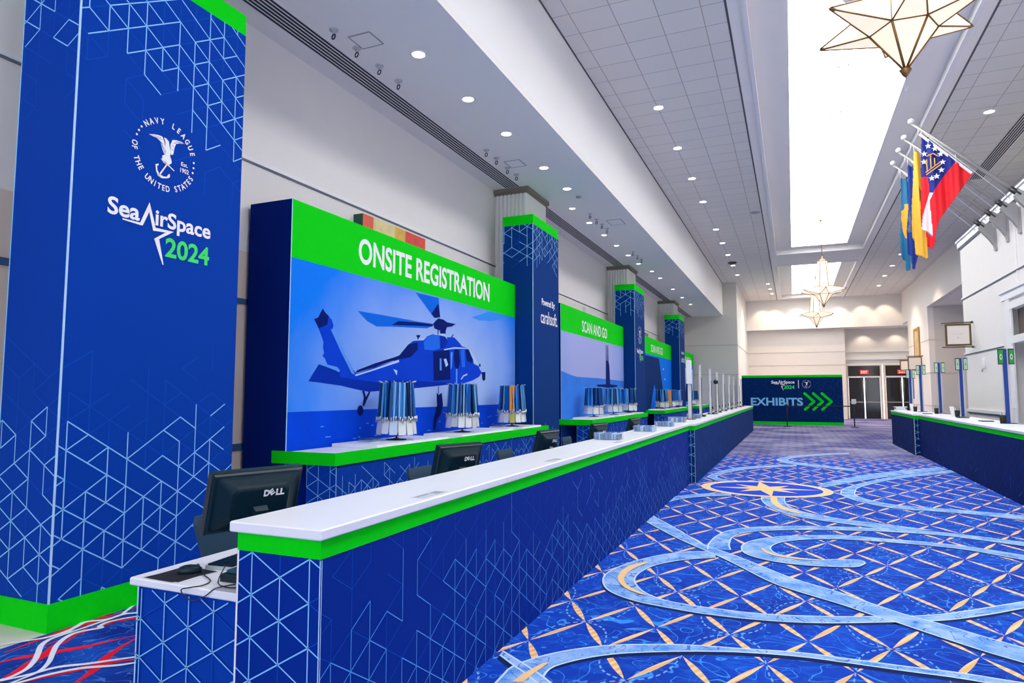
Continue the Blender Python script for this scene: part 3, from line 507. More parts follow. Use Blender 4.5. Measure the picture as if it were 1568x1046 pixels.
# plaster soffit above the counters, the beam face, the tiled hall ceiling
S('ceiling_soffit', [(-5.95, -3.42, -8, 37.4, ZS, ZS+.12)], ceil_p)
S('wall_beam', [(-3.56, -3.42, -8, 37.4, ZS+.12, 7.9)], mat('beam_white', (.93, .92, .90), .75))
T1 = (0.0, 30.35); T2 = (33.15, 44.5)
S('ceiling', [(-3.42, -.78, -8, 45.6, ZC, ZC+.2, tile_m), (3.12, 6.3, -8, 45.6, ZC, ZC+.2, tile_m), (-.78, -.50, -8, 45.6, ZC, ZC+.2), (2.86, 3.12, -8, 45.6, ZC, ZC+.2),
  (-.5, 2.86, -8, T1[0], ZC, ZC+.2), (-.5, 2.86, T1[1], T2[0], ZC, ZC+.2), (-.5, 2.86, T2[1], 45.6, ZC, ZC+.2)], ceil_p)
k = mat('ceiling_gap', (.10, .10, .11), .8)
S('trim_7', [(-.80, -.765, -8, 45.6, ZC-.004, ZC, k), (3.105, 3.14, -8, 45.6, ZC-.004, ZC, k), (-3.42, -3.39, -8, 37.4, ZC-.004, ZC, k)])
def tray(n, y0, y1, oy0, oy1, ox1):
    ox0 = .115; zr = ZC+.15
    S('trim_%d' % n, [(-.56, -.48, y0-.06, y1+.06, ZC-.05, ZC+.02), (2.84, 2.92, y0-.06, y1+.06, ZC-.05, ZC+.02), (-.48, 2.84, y0-.06, y0+.02, ZC-.05, ZC+.02), (-.48, 2.84, y1-.02, y1+.06, ZC-.05, ZC+.02)], trim_w)
    S('ceiling_tray', [(-.5, ox0, y0, y1, zr, zr+.06), (ox1, 2.86, y0, y1, zr, zr+.06), (ox0, ox1, y0, oy0, zr, zr+.06), (ox0, ox1, oy1, y1, zr, zr+.06),
       (ox0-.06, ox0, oy0, oy1, zr+.06, zr+.35, trim_w), (ox1, ox1+.06, oy0, oy1, zr+.06, zr+.35, trim_w), (ox0, ox1, oy0-.06, oy0, zr+.06, zr+.35, trim_w), (ox0, ox1, oy1, oy1+.06, zr+.06, zr+.35, trim_w)], ceil_p)
    S('ceiling_cove_glow', [(ox0, ox1, oy0, oy1, zr+.35, zr+.40)], glow)  # plain white ceiling; its own glow stands in for hidden cove lamps
tray(8, T1[0], T1[1], .5, 29.85, 2.225); tray(9, T2[0], T2[1], 33.7, 44.15, 2.28)
# fluted pillars with taupe capitals; the printed towers wrap the lower part
for i in range(-1, 4):
    y0 = 12.28+9.05*i; y1 = y0+1.15; mb = MB()
    mb.box(-5.65, -4.93, y0+.03, y1, 0, 5.73, wall_m)
    for q in range(8):
        a = -5.62+q*.088
        mb.loft([[(a, y0+.03, z), (a+.018, y0-.012, z), (a+.058, y0-.012, z), (a+.076, y0+.03, z)] for z in (0, 5.73)], trim_w)
    mb.build('column_%d' % (i+2), kind='structure')
    S('trim_%d' % (12+i), [(-5.65, -4.87, y0-.06, y1+.06, 5.765, ZS), (-5.65, -4.90, y0-.03, y1+.03, 5.73, 5.765)], cap_m)
# doors at the far end
def door(n, x0, x1):
    r = bpy.data.objects.new('door_%d' % n, None); COL.objects.link(r); r.location = (x0, 47.2, 0); r['kind'] = 'structure'
    fr = MB(); cas = mat('door_casing', (.80, .68, .58), .6); w = x1-x0; xm = (x0+x1)/2
    fr.box(x0-.12, x0, 47.1, 47.3, 0, 3.42, cas); fr.box(x1, x1+.12, 47.1, 47.3, 0, 3.42, cas); fr.box(x0, x1, 47.1, 47.3, 3.36, 3.42, cas); fr.box(x0, x1, 47.12, 47.3, 2.60, 2.70, trim_w); fr.build('door_frame', r); dull = mat('dull_steel', (.30, .30, .31), .5, .6)
    g = MB(); g.box(x0, x1, 47.22, 47.26, 2.70, 3.36, mat('transom_dark', (.03, .022, .018), .12)); g.build('transom', r)
    for a, b, hx in ((x0, xm-.01, xm-.10), (xm+.01, x1, xm+.07)):
        d = MB(); d.box(a+.02, b-.02, 47.2, 47.25, .01, 2.6, glass); ob = d.build('door_leaf', r)
        h = MB(); h.cyl((hx, 47.12, 1.2), (hx, 47.12, 2.5), .02, dull, 8); h.cyl((hx, 47.12, 1.25), (hx, 47.2, 1.25), .012, chrome, 6); h.cyl((hx, 47.12, 2.45), (hx, 47.2, 2.45), .012, chrome, 6); h.build('door_pull', ob)
        p = MB(); p.box(a+.06, b-.06, 47.14, 47.2, 1.02, 1.10, dull); p.build('push_bar', ob)
door(1, 3.26, 5.06); door(2, 5.36, 7.16)
S('trim_20', [(3.08, 7.8, 47.12, 47.2, 3.74, 3.90), (3.08, 7.8, 47.15, 47.2, 4.24, 4.28), (3.08, 7.8, 47.16, 47.2, 3.42, 3.5)], trim_w)
# ---------------------------------------------------------------- ceiling fittings
ORD = ['first', 'second', 'third', 'fourth', 'fifth', 'sixth', 'seventh', 'eighth', 'ninth', 'tenth', 'eleventh', 'twelfth']
def downlight(x, y, z, label, group, r=.085):
    t = thing('downlight', label, 'ceiling light', (x, y, z), group)
    a = MB(); a.lathe((x, y, z), [(r+.03, 0), (r+.028, -.008), (r, -.008), (r-.004, 0)], trim_w, 18); a.build('trim_ring', t)
    b = MB(); b.lathe((x, y, z), [(r-.005, -.001), (r-.012, -.004), (.01, -.0045)], lens, 18); b.build('lamp_lens', t)
for i, y in enumerate((6.83, 8.2, 9.58, 11.35, 12.73)): downlight(-4.2, y, ZS, 'round recessed downlight in the low white soffit, %s from the near tower' % ORD[i], 'downlights in the low soffit')
for i, y in enumerate((14.17, 15.54, 16.93, 18.3, 19.75, 21.2, 22.7, 24.2, 27.0, 29.5, 32.0)): downlight(-4.55 if i < 6 else -4.4, y, ZS, 'small far downlight in the low soffit, %s beyond the second tower' % ORD[i], 'far downlights in the low soffit', .07)
for i, y in enumerate((13.6, 16.1, 18.6, 21.05, 24.85, 27.25, 29.7, 32.3, 35.0)): downlight(-2.44, y, ZC, 'round downlight in the tiled ceiling left of the light tray, %s from the camera' % ORD[i], 'downlights left of the tray', .10)
for i, (x, y) in enumerate(((4.06, 16.6), (4.5, 32.5), (4.5, 35.3), (4.5, 38.2), (4.6, 41.6))): downlight(x, y, ZC, 'round downlight in the tiled ceiling on the flag side, %s from the camera' % ORD[i], 'downlights on the flag side', .10)
for i, (x, y) in enumerate(((-1.1, 38.5), (-1.05, 40.5), (-1.0, 42.5))): downlight(x, y, ZC, 'downlight in the far ceiling beside the smaller light tray, %s toward the doors' % ORD[i], 'downlights beside the far tray', .09)
for i, y in enumerate((14.2, 16.6, 19.0)): downlight(1.12, y, 8.14, 'white downlight set inside the big cove-lit tray, %s behind the near star lantern' % ORD[i], 'downlights inside the tray', .09)
# long slot diffusers
segs = [(-2, 3.17), (4.5, 12.2), (13.5, 21.25), (22.55, 30.3), (31.6, 37.3)]
for i, (a, b) in enumerate(segs[1:]):
    mb = MB(); mb.box(-5.36, -5.03, a, b, ZS-.006, ZS, trim_w)
    for q in range(6): mb.box(-5.345+q*.053, -5.345+q*.053+.03, a+.02, b-.02, ZS-.009, ZS-.005, slotdark)
    o = mb.build('air_diffuser', loc=(-5.2, a, ZS)); tag(o, 'long slotted air diffuser in the soffit, %s' % ['between the near tower and the second tower', 'between the second and third towers', 'between the third and fourth towers', 'past the fourth tower'][i], 'air vent', 'soffit slot diffusers')
mb = MB(); mb.box(4.75, 5.1, 12, 21.8, ZC-.006, ZC, trim_w)
for q in range(6): mb.box(4.765+q*.055, 4.765+q*.055+.032, 12, 21.78, ZC-.009, ZC-.005, slotdark)
tag(mb.build('air_diffuser', loc=(4.9, 20, ZC)), 'long slotted air diffuser in the tiled ceiling behind the flagpoles', 'air vent')
# rigging hooks, with escutcheon and eye
hk = [((-4.82, 5.955), (-4.82, 6.40), (-4.82, 6.88), (-4.82, 7.33)), ((-4.81, 10.1), (-4.81, 10.53), (-4.83, 11.07), (-4.82, 11.49)), ((-4.3, 14.75), (-4.3, 15.3), (-4.3, 15.8), (-4.3, 16.3)), ((-4.3, 19.3), (-4.3, 19.9), (-4.3, 20.5))]
place = ['above the helicopter panel', 'just before the second tower', 'just past the second tower', 'near the third tower']
for gi, g in enumerate(hk):
    for i, (x, y) in enumerate(g):
        t = thing('rigging_hook', 'black rigging eye hanging from the soffit %s, %s of its row' % (place[gi], ORD[i]), 'hook', (x, y, ZS), 'rigging eyes %s' % place[gi])
        a = MB(); a.lathe((x, y, ZS), [(.055, 0), (.05, -.012), (.02, -.016), (.018, -.05), (.004, -.052)], mat('escutcheon', (.55, .55, .57), .35, .6), 14); a.build('escutcheon', t)
        b = MB(); b.tube([(x+.022*math.sin(q), y+.008*math.cos(q), ZS-.085+.035*math.cos(q)) for q in [2*PI*k/12 for k in range(13)]], .008, blackm, 6); b.build('eye_ring', t)
for i, (x0, x1, y0, y1, lab) in enumerate(((-4.76, -4.46, 6.15, 6.44, 'above the helicopter panel'), (-4.76, -4.46, 10.75, 11.1, 'just before the second tower'), (-4.1, -3.75, 15.5, 16.0, 'just past the second tower'))):
    mb = MB(); mb.box(x0, x1, y0, y1, ZS-.004, ZS, ceil_p)
    for b in ((x0, x1, y0-.008, y0+.008), (x0, x1, y1-.008, y1+.008), (x0-.008, x0+.008, y0, y1), (x1-.008, x1+.008, y0, y1)): mb.box(*b, ZS-.006, ZS-.001, mat('hatch_gap', (.35, .35, .36), .7))
    tag(mb.build('access_hatch', loc=((x0+x1)/2, y0, ZS)), 'square white access hatch in the soffit %s' % lab, 'hatch', 'soffit access hatches')
mb = MB(); mb.lathe((-4.14, 13.35, ZS), [(.06, 0), (.055, -.02), (.03, -.035), (.004, -.036)], mat('detector_grey', (.4, .4, .41), .5), 16); tag(mb.build('smoke_detector', loc=(-4.14, 13.35, ZS)), 'small grey smoke detector in the low soffit near the second tower', 'smoke detector')
mb = MB(); mb.lathe((-2.41, 31.5, ZC), [(.2, 0), (.19, -.05), (.12, -.07), (.11, -.02), (.01, -.02)], mat('grille_dark', (.06, .055, .05), .6), 20); tag(mb.build('round_vent', loc=(-2.41, 31.5, ZC)), 'dark round vent in the tiled ceiling left of the light tray', 'air vent')
mb = MB(); mb.lathe((-.98, 23.0, ZC), [(.16, 0), (.15, -.012), (.01, -.014)], mat('grille_grey', (.42, .41, .42), .6), 20); tag(mb.build('round_speaker', loc=(-.98, 23.0, ZC)), 'round grey ceiling speaker beside the dark tile gap', 'speaker')
mb = MB(); mb.lathe((1.12, 11.75, 8.14), [(.17, 0), (.16, -.012), (.01, -.014)], mat('grille_pale', (.55, .60, .64), .6), 20); tag(mb.build('round_speaker', loc=(1.12, 11.75, 8.14)), 'round pale grey speaker in the cove-lit tray beside the near star lantern', 'speaker')

# ---------------------------------------------------------------- star lanterns
def star(y, label, i):
    x, zc = 1.15, 5.42; t = thing('star_lantern', label, 'chandelier', (x, y, 4.87), 'star lanterns under the ceiling tray')
    R_in, n = .31, 6; lo = zc-.13; hi = zc+.16; a0 = math.radians(34)
    inn = lambda k, z: Vector((x+R_in*math.cos(a0+(k-.5)*PI/3), y+R_in*math.sin(a0+(k-.5)*PI/3), z))
    apex = Vector((x, y, 4.87)); topc = 6.55; gl = MB(); ed = MB()
    for k in range(n):
        gl.face([apex, inn(k+1, lo), inn(k, lo)], starglass)
        ed.cyl(apex, inn(k, lo), .013, brass, 6); ed.cyl(inn(k, lo), inn(k+1, lo), .009, brass, 6); ed.cyl(inn(k, lo), inn(k, hi), .007, brass, 6)
    gl.build('lower_spike', t)
    for k in range(n):
        a = a0+k*PI/3; tip = Vector((x+.86*math.cos(a), y+.86*math.sin(a), zc+.02)); m = MB()
        q = [inn(k, lo), inn(k+1, lo), inn(k+1, hi), inn(k, hi)]
        for j in range(4): m.face([q[j], q[(j+1) % 4], tip], starglass)
        arm = m.build('star_arm', t)
        for j in range(4): ed.cyl(q[j], tip+(q[j]-tip)*.04, .009, brass, 6)
        ed.cyl(tip+(Vector((x, y, zc))-tip)*.09, tip, .022, brass, 6, .004)
        dr = MB(); dr.cyl(tip, tip-Vector((0, 0, .07)), .002, chrome, 5); dr.lathe((tip.x, tip.y, tip.z-.10), [(.002, 0), (.014, .012), (.010, .028), (.002, .034)], acr, 8); dr.build('crystal_drop', arm)
    bd = MB(); rings = []
    for r, z in ((.30, hi), (.27, hi+.25), (.20, topc-.15), (.16, topc)): rings.append([(x+r*math.cos(a0+(k-.5)*PI/3), y+r*math.sin(a0+(k-.5)*PI/3), z) for k in range(n)])
    bd.loft(rings, starglass); bd.build('lantern_body', t)
    for k in range(n):
        for q in range(3): ed.cyl(rings[q][k], rings[q+1][k], .013, brass, 6)
    ed.build('brass_frame', t)
    fin = MB(); fin.lathe((x, y, 4.80), [(.004, 0), (.03, .03), (.06, .085), (.01, .10)], brass, 8); fin.cyl((x, y, 4.72), (x, y, 4.81), .003, chrome, 5); fin.lathe((x, y, 4.66), [(.003, 0), (.024, .02), (.015, .05), (.003, .06)], acr, 8); fin.build('finial', t)
    rod = MB(); rod.cyl((x, y, topc), (x, y, 8.14), .012, brass, 8); rod.lathe((x, y, topc), [(.16, -.02), (.13, .03), (.03, .09), (.02, .2)], brass, 12); rod.lathe((x, y, 8.06), [(.015, 0), (.05, .02), (.06, .08)], brass, 12); rod.build('hanging_rod', t)
star(7.49, 'large star lantern in the top right, close to the camera', 0)
star(26.9, 'middle star lantern hanging between the two ceiling trays', 1)
star(35.2, 'farthest star lantern, in front of the bright bulkhead', 2)
# ---------------------------------------------------------------- printed towers
def emblem(t, F, ca, cb, R, m=wht, off=.003, detail=True):
    """ring lettering, dots and the spread eagle over an anchor"""
    rg = R*.92; h = R*.165; mb = MB()
    for s, a_mid, span, flip in (('NAVY LEAGUE', 1.335, 1.97, False), ('OF THE UNITED STATES', -1.815, 2.72, True)):
        n = len(s)
        for i, ch in enumerate(s):
            if ch == ' ': continue
            sh = (i/(n-1)-.5)*span; a = a_mid-sh if not flip else a_mid+sh
            glyph(mb, F, ch, ca+rg*math.cos(a), cb+rg*math.sin(a), h, a-PI/2 if not flip else a+PI/2, m, off)
    for s in (-1, 1):
        for q in ((145, 154, 163) if s < 0 else (5, -4.5, -14)):
            a = math.radians(q)
            poly(mb, F, [(ca+rg*math.cos(a)+.009*R/.29*math.cos(w), cb+rg*math.sin(a)+.009*R/.29*math.sin(w)) for w in [2*PI*k/8 for k in range(8)]], m, off)
    mb.build('ring_lettering', t); mb = MB()
    for P in EAGLE: poly(mb, F, [(ca+(p[0]-3.665)*R/.295, cb+(p[1]-3.53)*R/.295) for p in P], m, off)
    if detail:
        for (p, q) in WING: seg(mb, F, (ca+(p[0]-3.665)*R/.295, cb+(p[1]-3.53)*R/.295), (ca+(q[0]-3.665)*R/.295, cb+(q[1]-3.53)*R/.295), .0032, fab, off+.001)
        text(mb, F, 'Est.', ca+.50*R, ca+.72*R, cb-.13*R, cb-.02*R, m, off); text(mb, F, '1902', ca+.48*R, ca+.76*R, cb-.32*R, cb-.19*R, m, off)
    mb.build('eagle_figure', t)
def sas_logo(mb, F, a0, b0, s, m=wht, mg=gtext, off=.003):
    """the event logotype; a0, b0 is the left end of its baseline, s its width"""
    k = s/.935; X = lambda v: a0+(v-3.20)*k; Z = lambda v: b0+(v-2.935)*k
    text(mb, F, 'Sea', X(3.20), X(3.462), Z(2.933), Z(3.068), m, off, .024)
    text(mb, F, 'irSpace', X(3.598), X(4.135), Z(2.897), Z(3.068), m, off, .024)
    poly(mb, F, [(X(p[0]), Z(p[1])) for p in SWOOSH], m, off)
    text(mb, F, '2024', X(3.697), X(4.130), Z(2.70), Z(2.862), mg, off, .026)
WING = WING_SLITS
TWB = [2.93, 11.87, 20.87, 29.93]
TWL = ['tall blue tower nearest the camera, with the round emblem and event logo', 'second blue tower, lettered Powered By, right of the helicopter panel',
       'third blue tower from the camera, with a small emblem, behind the second', 'farthest blue tower, past the third tower']
for i, y0 in enumerate(TWB):
    x0, x1, y1, H = -5.28, -4.63, y0+1.53, 5.145
    t = thing('printed_tower', TWL[i], 'tower', ((x0+x1)/2, (y0+y1)/2, 0), 'blue printed towers')
    b = MB()
    # open-backed sleeve that wraps the pillar
    tf = fab if i == 0 else mat('tower_navy', (.0003, .040, .215), .85, noise=(160, .12, .15), spec=.12)
    b.box(x0, x1, y0, y0+.03, .19, 4.95, tf); b.box(x1-.03, x1, y0+.03, y1, .19, 4.95, tf); b.box(x0, x1-.03, y1-.03, y1, .19, 4.95, tf)
    Fx = FX(x1, y0, .19); Fy = FY(y0, x0, .19); HH = 4.76
    near = i == 0
    def dens(a, bb, side=near):
        if not side:
            if bb < .9: return (.75-.75*bb/.9, .25)
            if bb > 3.9: return (max(0, min(.72, (bb-3.9)/.5)), .2)
            return (0, 0)
        if bb < 1.30:
            p = .95 if bb < .75 else .9-.75*(bb-.75)/.55
            if bb < .12: p *= .35
            return (p*.86, (1-p)*.8)
        if bb < 1.9: return (0, .55*(1.9-bb)/.6)
        e = 3.95-.55*(a/1.5)
        if bb > e: 
            p = min(1, (bb-e)/.35); return (p*.8, .2)
        if bb > e-.5: return (0, .5*(bb-(e-.5))/.5)
        return (0, 0)
    wd = .0085 if near else .009
    iso(b, Fx, 1.53, HH, .152, .2, dens, wd, 11+i, ph=(.062, .018)); iso(b, Fy, .65, HH, .166, .2, dens, wd, 31+i, ph=(.03, .018))
    seg(b, Fx, (.003, 0), (.003, HH), .012, seam, .002); seg(b, Fy, (.647, 0), (.647, HH), .010, seam, .002); seg(b, Fy, (.004, 0), (.004, HH), .012, line, .002)
    b.build('tower_fabric', t)
    g = MB(); g.box(x0, x1, y0, y1, 4.95, H, green); g.build('top_band', t)
    g = MB(); g.box(x0-.004, x1+.004, y0-.004, y1+.004, 0, .19, green); g.build('base_band', t)
    F = FX(x1)
    if i % 2 == 0:
        emblem(t, F, y0+.735, 3.53, .295)
        e = MB(); sas_logo(e, F, y0+.27, 2.935, .935); e.build('event_lettering', t)
    else:
        e = MB(); text(e, F, 'Powered By:', y0+.48, y0+1.27, 3.35, 3.53, wht, .003, .02); e.build('small_lettering', t)
        e = MB(); text(e, F, 'carahsoft.', y0+.42, y0+1.43, 3.02, 3.29, wht, .003, .008); e.build('sponsor_lettering', t)
# ---------------------------------------------------------------- photo panels
XB = -5.0
PAN = [(5.545, 11.84), (14.6, 20.84), (23.6, 29.9), (32.6, 37.1)]
PL = ['large photo panel headed ONSITE REGISTRATION with a helicopter picture', 'second photo panel headed SCAN AND GO, with a ship mast against pale sky',
      'third photo panel headed SCAN AND GO, with dark and bright blue shapes', 'farthest photo panel, a green strip and pale shapes past the last tower']
prints = [sky_print('print_sky_helicopter', (.35, 1.75), 1.75, (.36, .52, .93), (.0, .22, .98)), sky_print('print_sky_mast', (-.5, 2.6), 2.2, (.42, .47, .86), (.22, .38, .88)), PRT['cyan'], PRT['faint']]
for i, (y0, y1) in enumerate(PAN):
    t = thing('photo_panel', PL[i], 'display panel', (-5.3, (y0+y1)/2, 0), 'photo panels behind the counters')
    b = MB(); b.box(-5.6, XB-.004, y0, y1, 0, 3.74, mat('panel_fabric', (.0003, .014, .17), .9, noise=(160, .12, .1), spec=.06)); seg(b, FX(XB-.004), (y0+.004, 0), (y0+.004, 3.74), .012, seam, .0045); b.build('panel_box', t)
    g = MB(); g.box(XB-.006, XB, y0+.004, y1, 3.09, 3.742, green); g.build('heading_band', t)
    p = MB(); p.box(XB-.006, XB-.001, y0+.008, y1, .02, 3.09, prints[i]); F = FX(XB-.001)
    if i == 0:
        rect(p, F, y0+.01, y1, .03, 1.40, PRT['sea'], .0006)
        for k, (c, P) in enumerate(HELI): poly(p, F, P, PRT[c], .001+.00012*k)
        R = random.Random(4)
        for q in range(26):
            yy = R.uniform(y0+.3, y1-.4); zz = R.uniform(1.02, 1.33); rect(p, F, yy, yy+R.uniform(.03, .12), zz, zz+.012, PRT['light'], .0009)
    elif i == 1:
        for k, (c, P) in enumerate(MAST): poly(p, F, [(y0+.01 if q[0] < 15.2 else (y1-.005 if q[0] > 20.4 else q[0]), .03 if q[1] < 1.1 else q[1]) for q in P] if c == 'hill' else P, PRT[c], .001+.0004*k)
    elif i == 2:
        for k, (c, P) in enumerate(DIVE): poly(p, F, [(y0+.01 if q[0] < 24.6 else q[0], q[1]) for q in P] if c == 'navy' else P, PRT[c], .001+.0004*k)
    else:
        rect(p, F, y0+.3, y1-.3, 1.2, 2.9, PRT['white'], .001); poly(p, F, [(y0+1.2, 1.2), (y0+2.6, 1.2), (y0+2.2, 2.2), (y0+1.7, 2.6)], PRT['mast'], .0015)
    p.build('printed_picture', t)
    e = MB()
    if i == 0: text(e, FX(XB), 'ONSITE REGISTRATION', 6.755, 10.645, 3.245, 3.505+.075, wht, .003, .022)
    elif i < 3: text(e, FX(XB), 'SCAN AND GO', y0+1.72, y0+4.2, 3.20, 3.50, wht, .003, .012)
    else: text(e, FX(XB), 'SCAN AND GO', y0+1.0, y0+3.4, 3.20, 3.50, wht, .003, .012)
    e.build('heading_lettering', t)
# framed art on the wall, mostly behind the panels
def art(y0, y1, z1, label, cols, d=.16):
    t = thing('wall_art', label, 'painting', (-5.6, (y0+y1)/2, z1-1.1), 'paintings behind the photo panels')
    f = MB(); f.box(-5.65, -5.65+d, y0, y1, z1-1.1, z1, mat('art_edge_green', (.01, .10, .06), .6)); f.build('canvas_edge', t)
    p = MB(); n = len(cols); F = FX(-5.65+d)
    for k, (a, c) in enumerate(cols):
        e = cols[k+1][0] if k+1 < n else 1
        poly(p, F, [(y0+(y1-y0)*a, z1-1.1), (y0+(y1-y0)*e, z1-1.1), (y0+(y1-y0)*min(1, e+.03), z1), (y0+(y1-y0)*a+(.05 if k else 0), z1)], mat(*c), .002+.0003*k)
    p.build('painted_face', t)
art(7.50, 9.2, 4.13, 'orange and yellow canvas showing above the ONSITE REGISTRATION panel', [(0, ('art_red', (.80, .12, .06), .6)), (.12, ('art_cream', (.78, .66, .30), .6, 0, None, 1, (6, .25, 0))), (.45, ('art_yellow', (.85, .48, .07), .6, 0, None, 1, (6, .3, 0))), (.62, ('art_scarlet', (.75, .06, .04), .6, 0, None, 1, (6, .3, 0)))])
art(15.2, 18.3, 4.10, 'pale framed picture showing above the second photo panel', [(0, ('art_frame_grey', (.55, .62, .58), .6)), (.1, ('art_ivory', (.78, .76, .68), .6)), (.88, ('art_frame_grey', (.5, .5, .5)))])
art(26.6, 28.1, 4.08, 'dark edged picture showing above the third photo panel', [(0, ('art_brown', (.25, .20, .17), .6)), (.4, ('art_ivory', (.5, .5, .5)))])

# ---------------------------------------------------------------- back counters with trays
for i in range(4):
    y0 = 5.32+9.03*i; y1 = y0+6.15 if i < 3 else y0+4.9; xl, xr = -4.98, -4.17; zt = 1.01
    t = thing('back_counter', ['back counter with green fascia under the helicopter panel', 'back counter with green fascia under the ship mast picture', 'back counter with green fascia under the third photo panel', 'farthest back counter, a green strip past the last tower'][i], 'counter', (-4.5, (y0+y1)/2, 0), 'back counters along the photo panels')
    b = MB(); b.box(-4.55, xr-.02, y0+.04, y1-.02, 0, zt-.11, fab)
    dn = lambda a, bb: (.78 if bb < .62 else .35, .3)
    iso(b, FX(xr-.02, y0+.04, 0), y1-y0-.06, zt-.115, .105, .140, lambda a, bb: (.75 if bb < .55 else .75-(bb-.55)*2.2, .3), .0055, 50+i); iso(b, FY(y0+.04, -4.55, 0), .36, zt-.115, .145, .165, lambda a, bb: (.85, .2), .005, 60+i)
    seg(b, FX(xr-.02, y0+.04), (.003, 0), (.003, .9), .007, seam, .002); b.build('cabinet', t)
    g = MB()
    g.box(xr-.012, xr, y0, y1, zt-.125, zt, green); g.box(xl, xr-.012, y0, y0+.012, zt-.125, zt, green); g.box(xl, xr-.012, y1-.012, y1, zt-.125, zt, green); g.build('green_fascia', t)
    w = MB(); w.box(xl, xr-.012, y0+.012, y1-.012, zt-.06, zt-.03, white)
    for a, bb in ((.9, 2.55), (2.95, 4.8), (5.2, y1-y0-.05)):
        if bb-a < .2: continue
        w.bbox(-4.93, -4.30, y0+a, y0+bb, zt-.03, zt+.012, white, .004)
    w.build('counter_top', t)

# ---------------------------------------------------------------- front counter (left of the aisle)
def counter(name, label, x_front, x_back, y0, y1, side, seed, cloth=None, amt=1.0):
    """side +1: the aisle is on the +x side"""
    t = thing('registration_counter', label, 'counter', ((x_front+x_back)/2, (y0+y1)/2, 0), 'registration counters along the aisle')
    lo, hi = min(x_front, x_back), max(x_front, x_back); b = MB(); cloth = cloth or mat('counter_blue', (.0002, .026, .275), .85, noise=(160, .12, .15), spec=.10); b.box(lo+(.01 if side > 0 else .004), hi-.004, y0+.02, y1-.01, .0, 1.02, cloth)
    F = FX(hi-.004, y0+.02, 0) if side > 0 else FXN(lo+.004, y1-.01, 0); Ln = y1-y0-.03
    R = random.Random(seed); ctr = [R.uniform(.2, .85) for _ in range(60)]
    dens = lambda a, bb: (amt*((.84 if bb < .22+.58*ctr[int(a*1.9) % 60] else .13) if bb < .86 else .03), .5)
    iso(b, F, Ln, .94, .1315, .168, dens, .0042, seed, mat('counter_line', (.09, .36, .90), .7, spec=.1), ph=(.07, .02))
    iso(b, FY(y0+.02, lo+.01, 0), hi-lo-.014, .94, .15, .172, lambda a, bb: (.86, .2), .0055, seed+1, ph=(.08, .08))
    e = FY(y0+.02, lo+.01, 0); seg(b, e, (hi-lo-.017, 0), (hi-lo-.017, .94), .005, seam, .002); seg(b, e, (.004, 0), (.004, 1.02), .010, white, .002)
    seg(b, F, (.003 if side > 0 else Ln-.003, 0), (.003 if side > 0 else Ln-.003, .94), .004, seam, .002)
    b.build('counter_body', t)
    g = MB(); g.box(lo+.015 if side > 0 else lo, hi if side > 0 else hi-.015, y0+.012, y1, .945, 1.022, green); g.build('green_band', t)
    w = MB(); w.bbox(lo-.012, hi+.018 if side > 0 else hi+.012, y0-.012, y1+.005, 1.022, 1.065, white, .005); w.build('countertop', t)
    return t
c1 = counter('c', 'nearest registration counter in the foreground, white top and green band', -1.735, -2.185, 2.125, 12.08, 1, 101)
navy2 = mat('counter_navy', (.0004, .032, .17), .85, noise=(3, .25, .1), spec=.1); shaded_blue = mat('counter_shaded_blue', (.0004, .016, .12), .85, noise=(3, .4, .1), spec=.1)  # shade on the right counters' faces is put into the darkest cloth colour
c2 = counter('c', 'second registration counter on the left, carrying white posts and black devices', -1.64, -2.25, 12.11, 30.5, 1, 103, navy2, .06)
c3 = counter('c', 'long registration counter at the right edge with a green band', 2.97, 3.72, 6.0, 19.9, -1, 105, shaded_blue, .03)
c4 = counter('c', 'short far registration counter on the right, just before the doors', 2.86, 3.62, 19.93, 24.2, -1, 107, shaded_blue, .03)
# staff desk behind the near counter
t = thing('staff_desk', 'low white staff desk behind the nearest counter, with a draped blue skirt', 'desk', (-2.5, 7, 0))
d = MB(); d.bbox(-2.86, -2.20, 2.17, 12.0, .715, .75, white, .005); d.build('desktop', t)
d = MB(); n = 24; rings = []
for q, z in enumerate((.0, .2, .4, .55, .66, .715)):
    r = []
    for k in range(n+1):
        u = k/n; sag = .009*math.exp(-((u-.45)/.25)**2)*math.exp(-((z-.60)/.09)**2)*math.sin(14*u+9*z); r.append((-2.83+.62*u, 2.20+sag, z))
    rings.append(r)
d.loft(rings, fab, cap=False, closed=False, sm=True); d.box(-2.83, -2.21, 2.24, 11.9, 0, .715, fab)
iso(d, FY(2.20, -2.83, 0), .62, .70, .15, .172, lambda a, bb: (.9, .1), .0055, 9, ph=(.03, .05), off=.0098); seg(d, FY(2.20, -2.83, 0), (.006, 0), (.006, .715), .009, seam, .0098)
d.build('desk_skirt', t)
